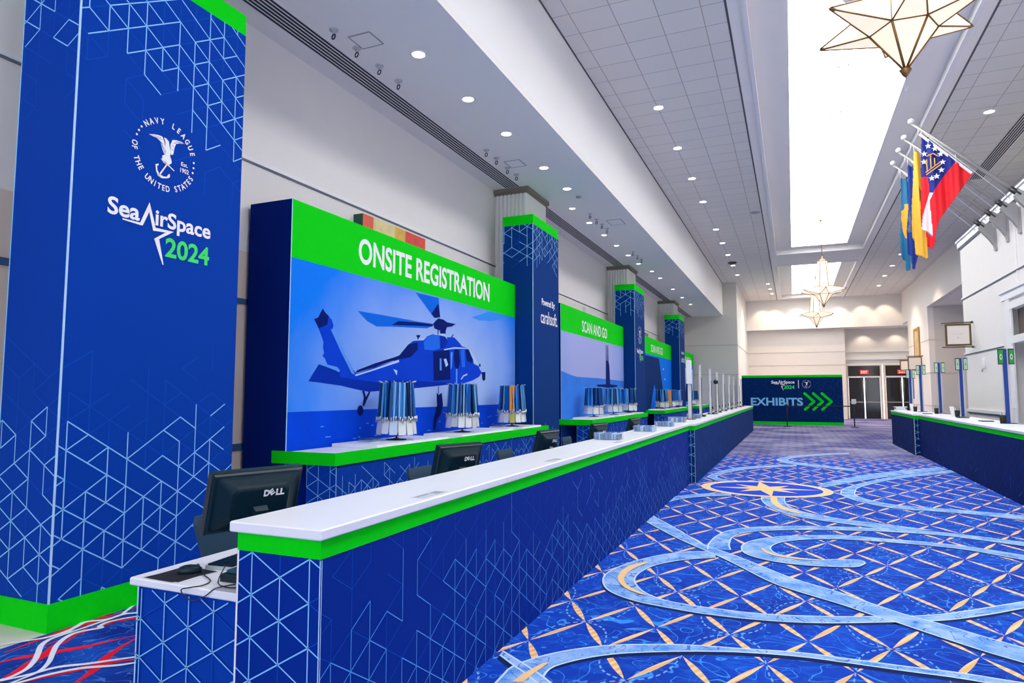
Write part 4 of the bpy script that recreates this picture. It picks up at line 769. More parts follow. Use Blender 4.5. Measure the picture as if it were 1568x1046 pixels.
# ---------------------------------------------------------------- monitors
def monitor(p, ang, label, w=.47, h=.30, tilt=.26, zd=.75, logo=True):
    """p: upper corner nearest the camera; the screen faces the staff side"""
    c, s = math.cos(ang), math.sin(ang); r = Vector((s, c, 0)); n0 = Vector((c, -s, 0)); up = Vector((0, 0, 1))*math.cos(tilt)+n0*math.sin(tilt); nn = n0*math.cos(tilt)-Vector((0, 0, 1))*math.sin(tilt)
    o = Vector(p)-up*h                                  # lower near corner of the back of the bezel
    base = o+r*(w/2); t = thing('computer_monitor', label, 'monitor', (base.x-.06, base.y, zd), 'monitors on the staff desk')
    P = lambda a, b, d: o+r*a+up*b+nn*d
    def slab(mb, a0, a1, b0, b1, d0, d1, m, inset=0.): mb.loft([[P(a0, b0, d0), P(a1, b0, d0), P(a1, b1, d0), P(a0, b1, d0)], [P(a0+inset, b0+inset, d1), P(a1-inset, b0+inset, d1), P(a1-inset, b1-inset, d1), P(a0+inset, b1-inset, d1)]], m)
    m = MB(); slab(m, 0, w, 0, h, -.045, -.004, black); slab(m, .004, w-.004, .004, h-.004, -.004, .006, black, .008); bz = m.build('bezel', t)
    m = MB(); slab(m, .02, w-.02, .02, h-.02, -.047, -.0445, glass); m.build('screen', bz)
    m = MB()
    rg = lambda i, d: [P(a, b, d) for a, b in ((i*1.0, i*.75), (w-i, i*.75), (w-i, h-i), (i, h-i))]
    def rr(i, j, d, k=.02): # rounded rectangle ring
        x0, x1, y0, y1 = i, w-i, j, h-i*.8; out = []
        for cx, cy, st in ((x1-k, y0+k, -PI/2), (x1-k, y1-k, 0), (x0+k, y1-k, PI/2), (x0+k, y0+k, PI)):
            for q in range(4): out.append(P(cx+k*math.cos(st+q*PI/6), cy+k*math.sin(st+q*PI/6), d))
        return out
    m.loft([rr(.022, .018, .004), rr(.040, .03, .012), rr(.075, .06, .034, .03), rr(.088, .07, .044, .03), rr(.10, .08, .047, .03)], black, sm=False); shell = m.build('back_shell', t)
    if logo:
        m = MB(); F = FR(P(0, 0, 0), r, up); off = .0465
        # wordmark: D, tilted E, L, L
        a, b, hh = w*.53, h-.118, .034
        text(m, F, 'D', a-.006, a+.024, b, b+hh, wht, off+.004, .05); text(m, F, 'LL', a+.058, a+.104, b, b+hh, wht, off+.004, .05)
        F2 = FR(P(a+.034, b-.002, 0), r*math.cos(.6)+up*math.sin(.6), up*math.cos(.6)-r*math.sin(.6)); text(m, F2, 'E', .002, .026, .002, .032, wht, off+.004, .05); m.build('maker_lettering', shell)
    m = MB(); nk = P(w*.5, h*.30, .047); m.loft([[P(w*.42, h*.22, .04), P(w*.58, h*.22, .04), P(w*.58, h*.46, .04), P(w*.42, h*.46, .04)], [P(w*.43, h*.22, .075), P(w*.57, h*.22, .075), P(w*.57, h*.40, .075), P(w*.43, h*.40, .075)]], black)
    q = base+n0*.10; q2 = P(w*.5, h*.27, .06); rw = r*.035
    m.loft([[q2-rw+up*.03, q2+rw+up*.03, q2+rw+n0*.02, q2-rw+n0*.02], [Vector((q.x, q.y, zd+.02))-rw-n0*.015, Vector((q.x, q.y, zd+.02))+rw-n0*.015, Vector((q.x, q.y, zd+.02))+rw+n0*.015, Vector((q.x, q.y, zd+.02))-rw+n0*.015]], black); m.build('stand_neck', t)
    m = MB(); m.lathe((q.x-n0.x*.04, q.y-n0.y*.04, zd), [(.11, 0), (.11, .008), (.09, .016), (.03, .02)], black, 20); m.build('stand_base', t)
for p, a, l in (((-2.50, 2.30, 1.222), math.radians(18), 'black monitor nearest the camera, at the left end of the staff desk'), ((-2.50, 4.44, 1.195), math.radians(19), 'second black monitor along the staff desk, before the green back counter'),
   ((-2.50, 6.62, 1.190), math.radians(7), 'third black monitor along the staff desk, seen nearly edge-on'), ((-2.50, 8.65, 1.182), math.radians(10), 'fourth monitor along the staff desk, behind the first blue card tray'), ((-2.50, 10.89, 1.172), math.radians(8), 'fifth and farthest monitor on the staff desk')):
    monitor(p, a, l)
# chairs behind the staff desk
def chair(x, y, zt, label):
    t = thing('stacking_chair', label, 'chair', (x, y, 0), 'slate chairs behind the staff desk')
    b = MB(); b.loft([[(x-.22, y-.16, .50), (x-.20, y-.16, .49), (x-.20, y+.16, .49), (x-.22, y+.16, .50)], [(x-.27, y-.22, zt-.05), (x-.235, y-.22, zt-.05), (x-.235, y+.22, zt-.05), (x-.27, y+.22, zt-.05)], [(x-.272, y-.21, zt), (x-.245, y-.21, zt), (x-.245, y+.21, zt), (x-.272, y+.21, zt)]], slate); b.build('backrest', t)
    b = MB(); b.bbox(x-.22, x+.23, y-.22, y+.22, .42, .47, slate, .018); b.build('seat', t)
    for sx in (-.2, .2):
        for sy in (-.19, .19): b = MB(); b.cyl((x+sx, y+sy, .42), (x+sx*1.12, y+sy*1.1, 0), .012, dkmetal, 8); b.build('leg', t)
for y, zt, l in ((3.2, .85, 'slate chair behind the nearest monitor at the left'), (5.6, .885, 'slate chair left of the second monitor'), (7.65, .895, 'slate chair between the second and third monitors'), (10.1, .905, 'slate chair between the third and fourth monitors')): chair(-3.12, y, zt, l)
# desk clutter next to the near counter
m = MB(); m.face([(-2.79, 2.19, .752), (-2.60, 2.185, .752), (-2.56, 2.40, .752), (-2.76, 2.41, .752)], blackm); m.box(-2.78, -2.58, 2.20, 2.40, .7495, .7518, blackm); tag(m.build('mouse_pad', loc=(-2.68, 2.3, .75)), 'black mouse pad on the low white desk', 'mouse pad')
t = thing('computer_mouse', 'black computer mouse on its pad on the low white desk', 'mouse', (-2.66, 2.33, .752)); m = MB(); M = Matrix.Translation((-2.66, 2.33, .752)) @ Matrix.Rotation(-.95, 4, 'Z')
m.loft([[M @ Vector((.030*k*math.cos(q)*(1-.18*math.sin(q)), .056*k*math.sin(q), z)) for q in [2*PI*j/20 for j in range(20)]] for k, z in ((.92, 0), (1, .008), (.97, .018), (.80, .029), (.45, .036), (.1, .038))], black, sm=True); ms = m.build('mouse_shell', t)
m = MB(); m.cyl(M @ Vector((-.004, .034, .031)), M @ Vector((.004, .034, .031)), .009, slate, 10); m.build('scroll_wheel', ms)
t = thing('computer_keyboard', 'dark keyboard lying on the low white desk under the near monitor', 'keyboard', (-2.55, 2.62, .75)); m = MB(); M = Matrix.Translation((-2.58, 2.50, .75)) @ Matrix.Rotation(.12, 4, 'Z')
m.box(-.08, .08, -.08, .34, .0, .018, mat('key_tray', (.45, .50, .56), .4), M); kc = m.build('keyboard_case', t); m = MB()
for a in range(5):
    for b in range(13): m.box(-.072+a*.029, -.048+a*.029, -.072+b*.031, -.046+b*.031, .018, .026, black, M)
m.build('key_block', kc)
m = MB(); m.bbox(-2.42, -2.25, 2.28, 2.52, .75, .785, black, .006); m.bbox(-2.40, -2.27, 2.30, 2.50, .785, .80, slate, .004); tag(m.build('docking_box', loc=(-2.33, 2.4, .75)), 'flat black docking box on the desk beside the counter end', 'electronics')
for k, P in enumerate(([(-2.62, 2.36, .775), (-2.56, 2.32, .758), (-2.45, 2.26, .756), (-2.42, 2.19, .757), (-2.46, 2.155, .752), (-2.50, 2.148, .74), (-2.47, 2.145, .715), (-2.42, 2.15, .70), (-2.36, 2.155, .73), (-2.33, 2.18, .757), (-2.30, 2.26, .757)], [(-2.52, 2.40, .78), (-2.45, 2.34, .80), (-2.40, 2.26, .77), (-2.35, 2.22, .758), (-2.27, 2.21, .758), (-2.22, 2.25, .758)])):
    path = [Vector((*q, 0)) for q in smooth_pts([p[:2] for p in P], 6)]; zs = resample(smooth_pts([(i, p[2]) for i, p in enumerate(P)], 6), len(path))
    m = MB(); m.tube([(p.x, p.y, max(zs[i][1], .0)) for i, p in enumerate(path)], .0028, blackm, 6); tag(m.build('cable', loc=tuple(path[0])[:2]+(.76,)), ['thin black cable looping over the front edge of the low desk', 'thin black cable lying by the docking box on the low desk'][k], 'cable')
# stickers on the near countertop
for i, (y, l) in enumerate(((3.07, 'grey printed sticker on the near countertop, closest to the camera'), (5.03, 'grey printed sticker on the near countertop, the middle one'), (7.16, 'grey printed sticker on the near countertop, farthest along'))):
    m = MB(); m.box(-1.83, -1.75, y-.12, y+.14, 1.065, 1.0656, mat('sticker_grey', (.66, .67, .71), .4)); m.box(-1.82, -1.765, y+.05, y+.12, 1.0656, 1.0660, mat('sticker_dark', (.34, .36, .42), .4)); m.box(-1.82, -1.80, y-.10, y+.02, 1.0656, 1.0660, mat('sticker_dark', (0, 0, 0)))
    tag(m.build('counter_sticker', loc=(-1.79, y, 1.065)), l, 'sticker', 'stickers on the near countertop')
# clear trays of blue cards
def card_tray(x, y, w, d, h, label, n=18):
    t = thing('card_tray', label, 'card tray', (x, y, 1.065), 'trays of blue cards'); R = random.Random(int(y*100)); e = .004; z = 1.065
    a = MB(); a.box(x-w/2, x+w/2, y-d/2, y+d/2, z, z+.004, acr)
    for q in ((x-w/2, x+w/2, y-d/2, y-d/2+e), (x-w/2, x+w/2, y+d/2-e, y+d/2), (x-w/2, x-w/2+e, y-d/2+e, y+d/2-e), (x+w/2-e, x+w/2, y-d/2+e, y+d/2-e)): a.box(*q, z+.004, z+h, acr)
    a.build('clear_box', t); c = MB()
    for k in range(n):
        cx = x-w/2+.012+(w-.024)*k/n; c.box(cx, cx+(w-.03)/n*.75, y-d/2+.008, y+d/2-.01, z+.005, z+h*R.uniform(.72, .96), R.choice((cardb, cardl, cardn, cardb)))
    c.build('card_rows', t)
    c = MB(); c.box(x+w/2+.02, x+w/2+.06, y-.02, y+.05, z, z+.03, black); 
card_tray(-2.00, 7.55, .30, .22, .085, 'clear tray of blue cards on the near counter, closest to the camera'); card_tray(-1.95, 9.35, .29, .22, .085, 'clear tray of blue cards on the near counter, second from the camera')
card_tray(-1.95, 10.9, .29, .22, .085, 'clear tray of blue cards at the far end of the near counter'); card_tray(-2.02, 12.6, .31, .2, .10, 'clear tray of cards on the second counter beside the first white post', 12); card_tray(-1.98, 14.6, .30, .2, .10, 'clear tray of cards on the second counter beside the second white post', 12)
# small boxes of cards on the back counters
for y, l in ((6.55, 'flat stack of clear card cases left of the first lanyard rack'), (10.25, 'flat stack of clear card cases left of the third lanyard rack')):
    m = MB()
    for k in range(3): m.bbox(-4.75+.01*k, -4.57+.01*k, y-.09, y+.10, 1.022+.018*k, 1.036+.018*k, (cardl, acr, cardn)[k], .002)
    tag(m.build('card_case', loc=(-4.66, y, 1.022)), l, 'card case', 'card cases on the back counter')
# ---------------------------------------------------------------- lanyard racks
lany = [mat('ribbon_blue', (.004, .11, .46), .5, spec=.2), mat('ribbon_azure', (.02, .26, .78), .45, spec=.25), mat('ribbon_navy', (.001, .014, .09), .5, spec=.15), mat('ribbon_sky', (.20, .50, .86), .35, spec=.3), mat('ribbon_teal', (.004, .10, .26), .4, spec=.2)]
orange = mat('ribbon_orange', (.85, .33, .04), .5); holder = mat('badge_sleeve', (.80, .83, .86), .25); holders = [holder, holder, mat('badge_sleeve_blue', (.50, .64, .82), .25), mat('badge_sleeve_grey', (.66, .68, .72), .25)]; holder_y = mat('badge_sleeve_olive', (.45, .42, .05), .3)
def rack(x, y, zb, label, group_l, lab_l, n, seed, h=.72, orange_at=None, lab_o=None):
    t = thing('lanyard_rack', label, 'display rack', (x, y, zb), 'lanyard racks on the back counters'); R = random.Random(seed); zt = zb+h
    b = MB(); b.lathe((x, y, zb), [(.13, 0), (.13, .008), (.05, .016), (.014, .03)], black, 24); b.build('rack_base', t)
    b = MB(); b.cyl((x, y, zb+.02), (x, y, zt-.02), .011, dkmetal, 10); b.build('rack_pole', t)
    b = MB(); N = n
    for k in range(N):
        a = 2*PI*k/N+.2; b.tube([(x, y, zt-.03), (x+.19*math.cos(a), y+.19*math.sin(a), zt-.03), (x+.245*math.cos(a), y+.245*math.sin(a), zt-.005)], .0045, chrome, 5)
    b.build('rack_arms', t)
    for k in range(N):
        a = 2*PI*k/N+.2; rx, ry = math.cos(a), math.sin(a); om = k == orange_at
        px, py = x+.19*rx, y+.19*ry; lt = thing('lanyard', lab_o if om else lab_l, 'lanyard', (px, py, zb+.32*h/.72), None if om else group_l)
        zc = zb+.27*h/.72; rb = MB(); rad = Vector((rx, ry, 0)); tg = Vector((-ry, rx, 0)); wd = .19*2*PI/N*.5
        for j in range(4):
            m_ = orange if om else R.choice(lany); u0 = -wd+2*wd*j/4+R.uniform(0, .006); u1 = u0+2*wd/4*.95; rj = .012*R.uniform(-1, 1); sh = R.uniform(-.02, .02)
            for side in (0, .014):
                q = [Vector((px, py, 0))+tg*u+rad*(rj+side) for u in (u0, u1)]; qb = [v+rad*(.03+rj)+tg*sh for v in q]
                top = zt-.028+R.uniform(-.006, .012); rb.loft([[(q[0].x, q[0].y, top), (q[1].x, q[1].y, top), (q[1].x+rx*.002, q[1].y+ry*.002, top), (q[0].x+rx*.002, q[0].y+ry*.002, top)],
                  [(qb[0].x, qb[0].y, zc), (qb[1].x, qb[1].y, zc), (qb[1].x+rx*.002, qb[1].y+ry*.002, zc), (qb[0].x+rx*.002, qb[0].y+ry*.002, zc)]], m_)
        rb.build('ribbon', lt)
        cl = MB(); pc = Vector((px, py, zc+.012))+rad*.058
        for j in range(3):
            o = pc+tg*(wd*(j-1)*.7)+Vector((0, 0, R.uniform(-.02, .015))); cl.cyl(o, o-Vector((0, 0, .055)), .009, chrome, 6, .014)
        cl.build('clip', lt)
        bs = MB(); o = Vector((px, py, 0))+rad*.035; w2 = wd*1.12; hm = R.choice(holders)
        for j in range(2):
            d = rad*(.006*j); zz = zc-.035; q = [o+d-tg*w2, o+d+tg*w2]; lo = zb+.065+R.uniform(0, .03); rb_ = rad*.018
            bs.loft([[(q[0].x, q[0].y, zz), (q[1].x, q[1].y, zz), (q[1].x+rx*.003, q[1].y+ry*.003, zz), (q[0].x+rx*.003, q[0].y+ry*.003, zz)], [(q[0].x+rb_.x, q[0].y+rb_.y, lo), (q[1].x+rb_.x, q[1].y+rb_.y, lo), (q[1].x+rb_.x+rx*.003, q[1].y+rb_.y+ry*.003, lo), (q[0].x+rb_.x+rx*.003, q[0].y+rb_.y+ry*.003, lo)]], holder_y if om else hm)
        bs.build('badge_sleeve', lt)
RK = [(7.06, 'first lanyard rack from the camera, left of the hoisted figure in the picture', 14, None), (8.85, 'second lanyard rack, right of the hoisted figure in the picture', 14, None), (10.75, 'third lanyard rack, at the right end of the helicopter panel', 14, 11),
      (15.95, 'first of the three lanyard racks under the ship mast picture', 10, None), (17.9, 'middle of the three lanyard racks under the ship mast picture', 10, None), (19.75, 'last of the three lanyard racks under the ship mast picture', 10, None),
      (25.3, 'first of the three far lanyard racks under the third photo panel', 8, None), (26.9, 'middle of the three far lanyard racks under the third photo panel', 8, 6), (28.6, 'last of the three far lanyard racks under the third photo panel', 8, None), (33.9, 'farthest lanyard rack, past the last tower behind the white posts', 8, None)]
SN = ['first rack from the camera', 'second rack from the camera', 'third rack, at the helicopter panel end', 'first rack under the ship mast', 'middle rack under the ship mast', 'last rack under the ship mast', 'first rack under the third panel', 'middle rack under the third panel', 'last rack under the third panel', 'farthest rack of all']
for i, (y, l, n, oa) in enumerate(RK):
    rack(-4.6, y, 1.022, l, 'blue lanyards on rack %d' % (i+1), 'blue lanyard with clear sleeve on the '+SN[i], n, 200+i, .74, oa, None if oa is None else 'orange lanyard among the blue ones on the '+SN[i])
# ---------------------------------------------------------------- EXHIBITS wall
YE = 36.8; t = thing('exhibits_wall', 'freestanding navy wall lettered EXHIBITS with three green arrows', 'sign wall', (-.1, YE, 0)); x0, x1 = -2.50, 2.28
b = MB(); b.box(x0, x1, YE, YE+.5, .15, 2.43, mat('navy_fabric', (.0006, .022, .12), .85, noise=(160, .1, .1), spec=.1))
iso(b, FY(YE, x0, .15), x1-x0, 2.2, .152, .2, lambda a, bb: (0, .45 if a > 3.6 else .12), .008, 77); b.build('wall_fabric', t)
g = MB(); g.box(x0, x1, YE-.004, YE+.5, 2.43, 2.55, green); g.build('top_band', t); g = MB(); g.box(x0, x1, YE-.004, YE+.5, 0, .15, green); g.build('base_band', t)
e = MB(); F = FY(YE); text(e, F, 'EXHIBITS', -2.07, .44, .97, 1.385, ltext, .004, .03); e.build('exhibits_lettering', t)
e = MB(); sas_logo(e, F, -1.04, 2.11, 1.11, off=.004); seg(e, F, (.255, 1.87), (.255, 2.29), .03, wht, .004); e.build('event_lettering', t)
emblem(t, F, .63, 2.085, .215, off=.004, detail=False)
for q in (.53, .93, 1.33):
    e = MB(); c0, c1, c2 = (q, 1.60), (q+.42, 1.19), (q, .79); r = .062
    for p, w in ((c0, c1), (c1, c2)):
        seg(e, F, p, w, 2*r, green, .004)
    for p in (c0, c1, c2): poly(e, F, [(p[0]+r*math.cos(a), p[1]+r*math.sin(a)) for a in [2*PI*k/14 for k in range(14)]], green, .0042)
    e.build('green_chevron', t)
# stanchions with a belt
st = [(-.31, 34.6, 1.08), (2.62, 35.1, 1.08)]
for i, (x, y, h) in enumerate(st):
    t = thing('stanchion', ['black stanchion post standing in front of the EXHIBITS lettering', 'black stanchion post standing between the EXHIBITS wall and the doors'][i], 'stanchion', (x, y, 0), 'belt stanchions')
    b = MB(); b.lathe((x, y, 0), [(.18, 0), (.18, .012), (.16, .025), (.03, .035)], blackm, 24); b.build('weighted_base', t)
    b = MB(); b.cyl((x, y, .03), (x, y, h), .028, blackm, 14); po = b.build('post', t)
    b = MB(); b.cyl((x, y, h-.13), (x, y, h), .036, blackm, 14); b.build('belt_head', po)
    if i == 1:
        b = MB(); b.box(x-.10, x+.10, y-.05, y-.04, h+.02, h+.26, mat('paper_sign', (.75, .75, .76), .6)); b.cyl((x, y, h), (x, y-.03, h+.05), .012, blackm, 8); b.build('sign_holder', t)
    else:
        b = MB(); b.loft([[(st[0][0], 34.6, .97), (st[0][0], 34.6, 1.02), (st[0][0], 34.603, 1.02), (st[0][0], 34.603, .97)], [(st[1][0]-.03, 35.1, .97), (st[1][0]-.03, 35.1, 1.02), (st[1][0]-.03, 35.103, 1.02), (st[1][0]-.03, 35.103, .97)]], blackm); b.build('belt', t)
# exit signs
for i, x in enumerate((4.17, 6.25)):
    t = thing('exit_sign', ['red EXIT sign above the left pair of dark doors', 'red EXIT sign above the right pair of dark doors'][i], 'exit sign', (x, 47.0, 2.95), 'exit signs over the doors')
    b = MB(); b.box(x-.24, x+.24, 46.98, 47.06, 2.83, 3.07, mat('exit_glow', (.5, .01, .01), .4, emit=(1, .03, .03), es=.8)); b.box(x-.03, x+.03, 47.06, 47.22, 2.9, 3.0, blackm); b.build('sign_body', t)
    e = MB(); text(e, FY(46.98), 'EXIT', x-.18, x+.18, 2.87, 3.03, mat('exit_letter', (.9, .5, .5), .5, emit=(1, .45, .4), es=.9), .004, .03); e.build('exit_lettering', t)
# ---------------------------------------------------------------- white and blue posts on the counters
def post(x, y, z0, z1, label, group, front, sign, w=.10, d=.085, head=False):
    t = thing('sign_post', label, 'post', (x, y, z0), group)
    b = MB(); b.box(x-w/2, x+w/2, y-d/2+.02, y+d/2, z0+.012, z1, mat('post_white', (.66, .66, .66), .45)); pb = b.build('post_body', t)
    if front: b = MB(); b.box(x-w/2, x-w/2+w*front, y-d/2, y-d/2+.019, z0+.012, z1, mat('post_blue', (.003, .05, .30), .4)); b.build('blue_facing', t)
    else: b = MB(); b.box(x+w/2, x+w/2+.012, y-d/2+.02, y+d/2, z0+.012, z1-.3, dkmetal); b.build('dark_edge', t)
    b = MB(); b.bbox(x-.11, x+.11, y-.10, y+.10, z0, z0+.012, dkmetal, .003); b.build('foot_plate', t)
    if head: b = MB(); b.bbox(x-.055, x+.055, y-.06, y-.005, z1-.50, z1-.02, trim_w, .006); b.build('header_box', t)
    if sign:
        for s in (-1, 1):
            sx = x+s*(.028+w/2); b = MB(); b.box(sx-.042, sx+.042, y-.05, y-.02, z1-.28, z1, blackm); pg, pp = mat('placard_green', (.02, .36, .06), .5), mat('placard_pale', (.50, .72, .52), .5)
            rect(b, FY(y-.05), sx-.034, sx+.034, z1-.265, z1-.02, pg if y < 15 else pp, .002)
            poly(b, FY(y-.05), [(sx+.022*math.cos(q), z1-.145+.055*math.sin(q)) for q in [2*PI*k/12 for k in range(12)]], pp, .004); rect(b, FY(y-.05), sx-.008, sx+.012, z1-.165, z1-.125, pg, .006)
            b.build('placard', t)
for i, (x, y, z1, l) in enumerate(((3.52, 14.3, 2.40, 'blue and white post with green placards, nearest on the right counter'), (3.60, 18.1, 2.42, 'second blue and white post on the right counter, behind the black pen cup'),
    (3.63, 20.75, 2.43, 'third blue and white post, just past the step in the right counter'), (3.45, 22.4, 2.43, 'fourth blue and white post, under the larger far hanging frame'), (3.40, 23.9, 2.35, 'farthest blue and white post at the end of the right counter'))):
    post(x, y, 1.066, z1, l, 'posts on the right counter', .62, True)
PY = [14.0, 15.7, 17.7, 19.4, 21.2, 23.2, 25.0, 27.3, 28.7]
for i, y in enumerate(PY):
    post(-1.98, y, 1.066, (2.30, 2.26, 2.24, 2.2, 2.2, 2.2, 2.2, 2.2, 2.2)[i], 'slim white post on the second counter, %s from the camera' % ORD[i], 'white posts on the second counter', 0, False, .05 if i else .07, .05, not i)
    if i:
        t = thing('badge_scanner', 'black desktop scanner on the second counter, beside the %s white post' % ORD[i], 'scanner', (-2.05, y+.55, 1.066), 'scanners on the second counter'); x, yy = -2.02, y+.55
        b = MB(); b.bbox(x-.09, x+.09, yy-.09, yy+.09, 1.066, 1.095, black, .008); b.build('scanner_base', t)
        b = MB(); b.tube([(x, yy+.03, 1.09), (x, yy+.04, 1.16), (x-.01, yy, 1.20)], .012, black, 8); b.loft([[(x-.06, yy-.03, 1.19), (x+.05, yy-.03, 1.19), (x+.05, yy+.04, 1.19), (x-.06, yy+.04, 1.19)], [(x-.05, yy-.05, 1.25), (x+.04, yy-.05, 1.25), (x+.04, yy+.02, 1.26), (x-.05, yy+.02, 1.26)]], black); b.build('scanner_head', t)
t = thing('desk_camera', 'black ball camera on a stem beside the third white post', 'camera', (-1.86, 17.9, 1.066)); b = MB(); b.lathe((-1.86, 17.9, 1.066), [(.06, 0), (.06, .01), (.008, .02), (.007, .78)], dkmetal, 12); b.build('stem', t)
b = MB(); b.lathe((-1.86, 17.9, 1.84), [(.005, 0), (.05, .02), (.065, .06), (.05, .10), (.01, .125)], black, 14); b.build('camera_head', t)
# things on the right counter
def pen_cup(x, y, label, paper):
    t = thing('pen_cup', label, 'pen cup', (x, y, 1.066), 'pen cups on the right counter'); b = MB(); b.lathe((x, y, 1.066), [(.045, 0), (.055, .15), (.049, .15), (.040, .01)], blackm, 16); b.build('cup', t)
    for k in range(3):
        a = k*2.1; b = MB(); b.cyl((x+.015*math.cos(a), y+.015*math.sin(a), 1.08), (x+.05*math.cos(a), y+.05*math.sin(a), 1.27), .005, (dkmetal, chrome, blackm)[k], 6); b.build('pen', t)
    if paper: b = MB(); b.loft([[(x-.10, y+.06, 1.068), (x-.02, y+.06, 1.068), (x-.02, y+.065, 1.068), (x-.10, y+.065, 1.068)], [(x-.13, y+.12, 1.30), (x-.04, y+.12, 1.30), (x-.04, y+.125, 1.30), (x-.13, y+.125, 1.30)]], white); b.build('paper_slip', t)
pen_cup(3.42, 14.25, 'black pen cup beside the nearest blue post on the right counter', False); pen_cup(3.44, 17.9, 'black pen cup with a paper slip beside the second blue post', True); pen_cup(3.46, 20.4, 'black pen cup beside the third blue post on the right counter', False); pen_cup(3.3, 22.6, 'black pen cup beside the fourth blue post on the right counter', True)
for i, (x, y, l) in enumerate(((3.38, 15.2, 'flat dark tablet on the right counter beyond the nearest blue post'), (3.40, 17.2, 'flat dark tablet on the right counter before the second blue post'), (3.22, 20.2, 'flat dark tablet near the step of the right counters'))):
    t = thing('flat_tablet', l, 'tablet', (x, y, 1.066), 'tablets on the right counter'); b = MB(); b.bbox(x-.10, x+.10, y-.14, y+.14, 1.066, 1.082, slate, .005); b.build('tablet_case', t); b = MB(); b.box(x-.085, x+.085, y-.12, y+.12, 1.082, 1.0835, glass); b.build('screen', t)
t = thing('acrylic_holder', 'clear acrylic sheet holder right of the nearest blue post', 'sign holder', (3.66, 14.5, 1.066)); b = MB(); b.loft([[(3.56, 14.45, 1.07), (3.70, 14.45, 1.07), (3.70, 14.455, 1.07), (3.56, 14.455, 1.07)], [(3.56, 14.55, 1.34), (3.70, 14.55, 1.34), (3.70, 14.555, 1.34), (3.56, 14.555, 1.34)]], acr); b.box(3.56, 3.70, 14.40, 14.58, 1.066, 1.070, acr); b.build('clear_sheet', t)
m = MB(); m.tube([(3.62+.07*math.cos(q)+.004*q, 13.95+.07*math.sin(q), 1.07+.003*q) for q in [k*.4 for k in range(36)]], .006, mat('cable_grey', (.35, .37, .40), .5), 6); tag(m.build('cable_coil', loc=(3.62, 13.95, 1.066)), 'grey coil of cable on the right counter at the frame edge', 'cable')
t = thing('paper_stack', 'white stack of papers and boxes at the far end of the right counter', 'paper stack', (3.1, 23.9, 1.066)); R = random.Random(3)
for k in range(4):
    b = MB(); b.bbox(2.92+R.uniform(0, .05), 3.25+R.uniform(-.05, .02), 23.75, 24.1, 1.066+.032*k, 1.094+.032*k, (white, mat('box_grey', (.55, .58, .60), .5))[k % 2], .004); b.build('paper_ream', t)
# hanging frames on the right walls
def hang_frame(xw, y, z0, z1, w, label, text_on=False):
    t = thing('hanging_frame', label, 'hanging sign', (xw, y, z0), 'hanging frames on the right wall'); br = mat('frame_bronze', (.13, .09, .045), .4, .5); p = MB(); p.box(xw-w+.06, xw-.10, y-.012, y+.012, z0+.06, z1-.06, mat('frame_panel', (.86, .78, .70), .6)); p.build('sign_panel', t)
    f = MB(); a, b, c, d = xw-w+.02, xw-.06, z0+.02, z1-.02
    for q in ((a, a+.05, c, d), (b-.05, b, c, d), (a+.05, b-.05, c, c+.05), (a+.05, b-.05, d-.05, d)): f.box(q[0], q[1], y-.02, y+.02, q[2], q[3], br)
    f.build('frame', t)
    for z in (z0-.01, z1+.01): m = MB(); m.cyl((xw-w-.06, y, z), (xw-.01, y, z), .016, br, 8); m.lathe((xw-.04, y, z-.035), [(.01, 0), (.035, .02), (.035, .05), (.01, .07)], br, 10); m.build('support_arm', t)
    if text_on: e = MB(); text(e, FY(y-.012), '~~~~~~~~', xw-w+.2, xw-.24, z0+(z1-z0)*.52, z0+(z1-z0)*.545, mat('frame_ink', (.62, .50, .42), .6), .003, 0); rect(e, FY(y-.012), xw-w/2-.05, xw-w/2-.01, z0+(z1-z0)*.36, z0+(z1-z0)*.40, mat('frame_ink', (0, 0, 0)), .003); e.build('faint_marking', t)
hang_frame(4.5, 20.95, 2.86, 3.50, .68, 'large cream hanging frame at the corner of the nearer right wall', True)
hang_frame(6.2, 39.3, 2.78, 3.52, .72, 'cream hanging frame on the far right wall, the larger one near the gold picture'); hang_frame(6.2, 42.5, 2.86, 3.48, .66, 'cream hanging frame on the far right wall, closest to the doors')
t = thing('picture_frame', 'tall narrow gold picture frame on the far right wall', 'picture', (6.15, 40.7, 3.5)); b = MB(); gold = mat('gold_leaf', (.50, .28, .06), .4, .4)
for q in ((39.9, 40.05, 3.3, 5.1), (41.35, 41.5, 3.3, 5.1), (40.05, 41.35, 3.3, 3.45), (40.05, 41.35, 4.95, 5.1)): b.box(6.13, 6.2, *q, gold)
b.build('gold_frame', t); b = MB(); b.box(6.15, 6.2, 40.05, 41.35, 3.45, 4.95, mat('picture_tan', (.62, .45, .26), .5, noise=(3, .3, 0))); b.build('picture_face', t)
t = thing('blue_poster', 'blue poster hanging on the far right wall behind the last posts', 'poster', (6.18, 42.9, 1.4)); b = MB(); b.box(6.175, 6.2, 42.5, 43.4, 1.3, 2.6, mat('poster_blue', (.01, .12, .55), .5, noise=(3, .5, 0))); b.build('poster_sheet', t); b = MB(); b.box(6.17, 6.2, 42.46, 43.44, 2.6, 2.64, dkmetal); b.build('poster_rail', t)
t = thing('wall_hook', 'small white hose cabinet hook on the nearer right wall', 'wall fitting', (4.47, 20.0, 2.25)); b = MB(); b.lathe((4.47, 20.0, 2.22), [(.03, 0), (.045, .03), (.045, .25), (.02, .28)], trim_w, 10); b.build('white_housing', t); b = MB(); b.tube([(4.46, 20.0, 2.24), (4.42, 19.98, 2.20), (4.40, 19.9, 2.16)], .018, mat('hook_grey', (.4, .4, .4), .4), 8); b.build('grey_lever', t)
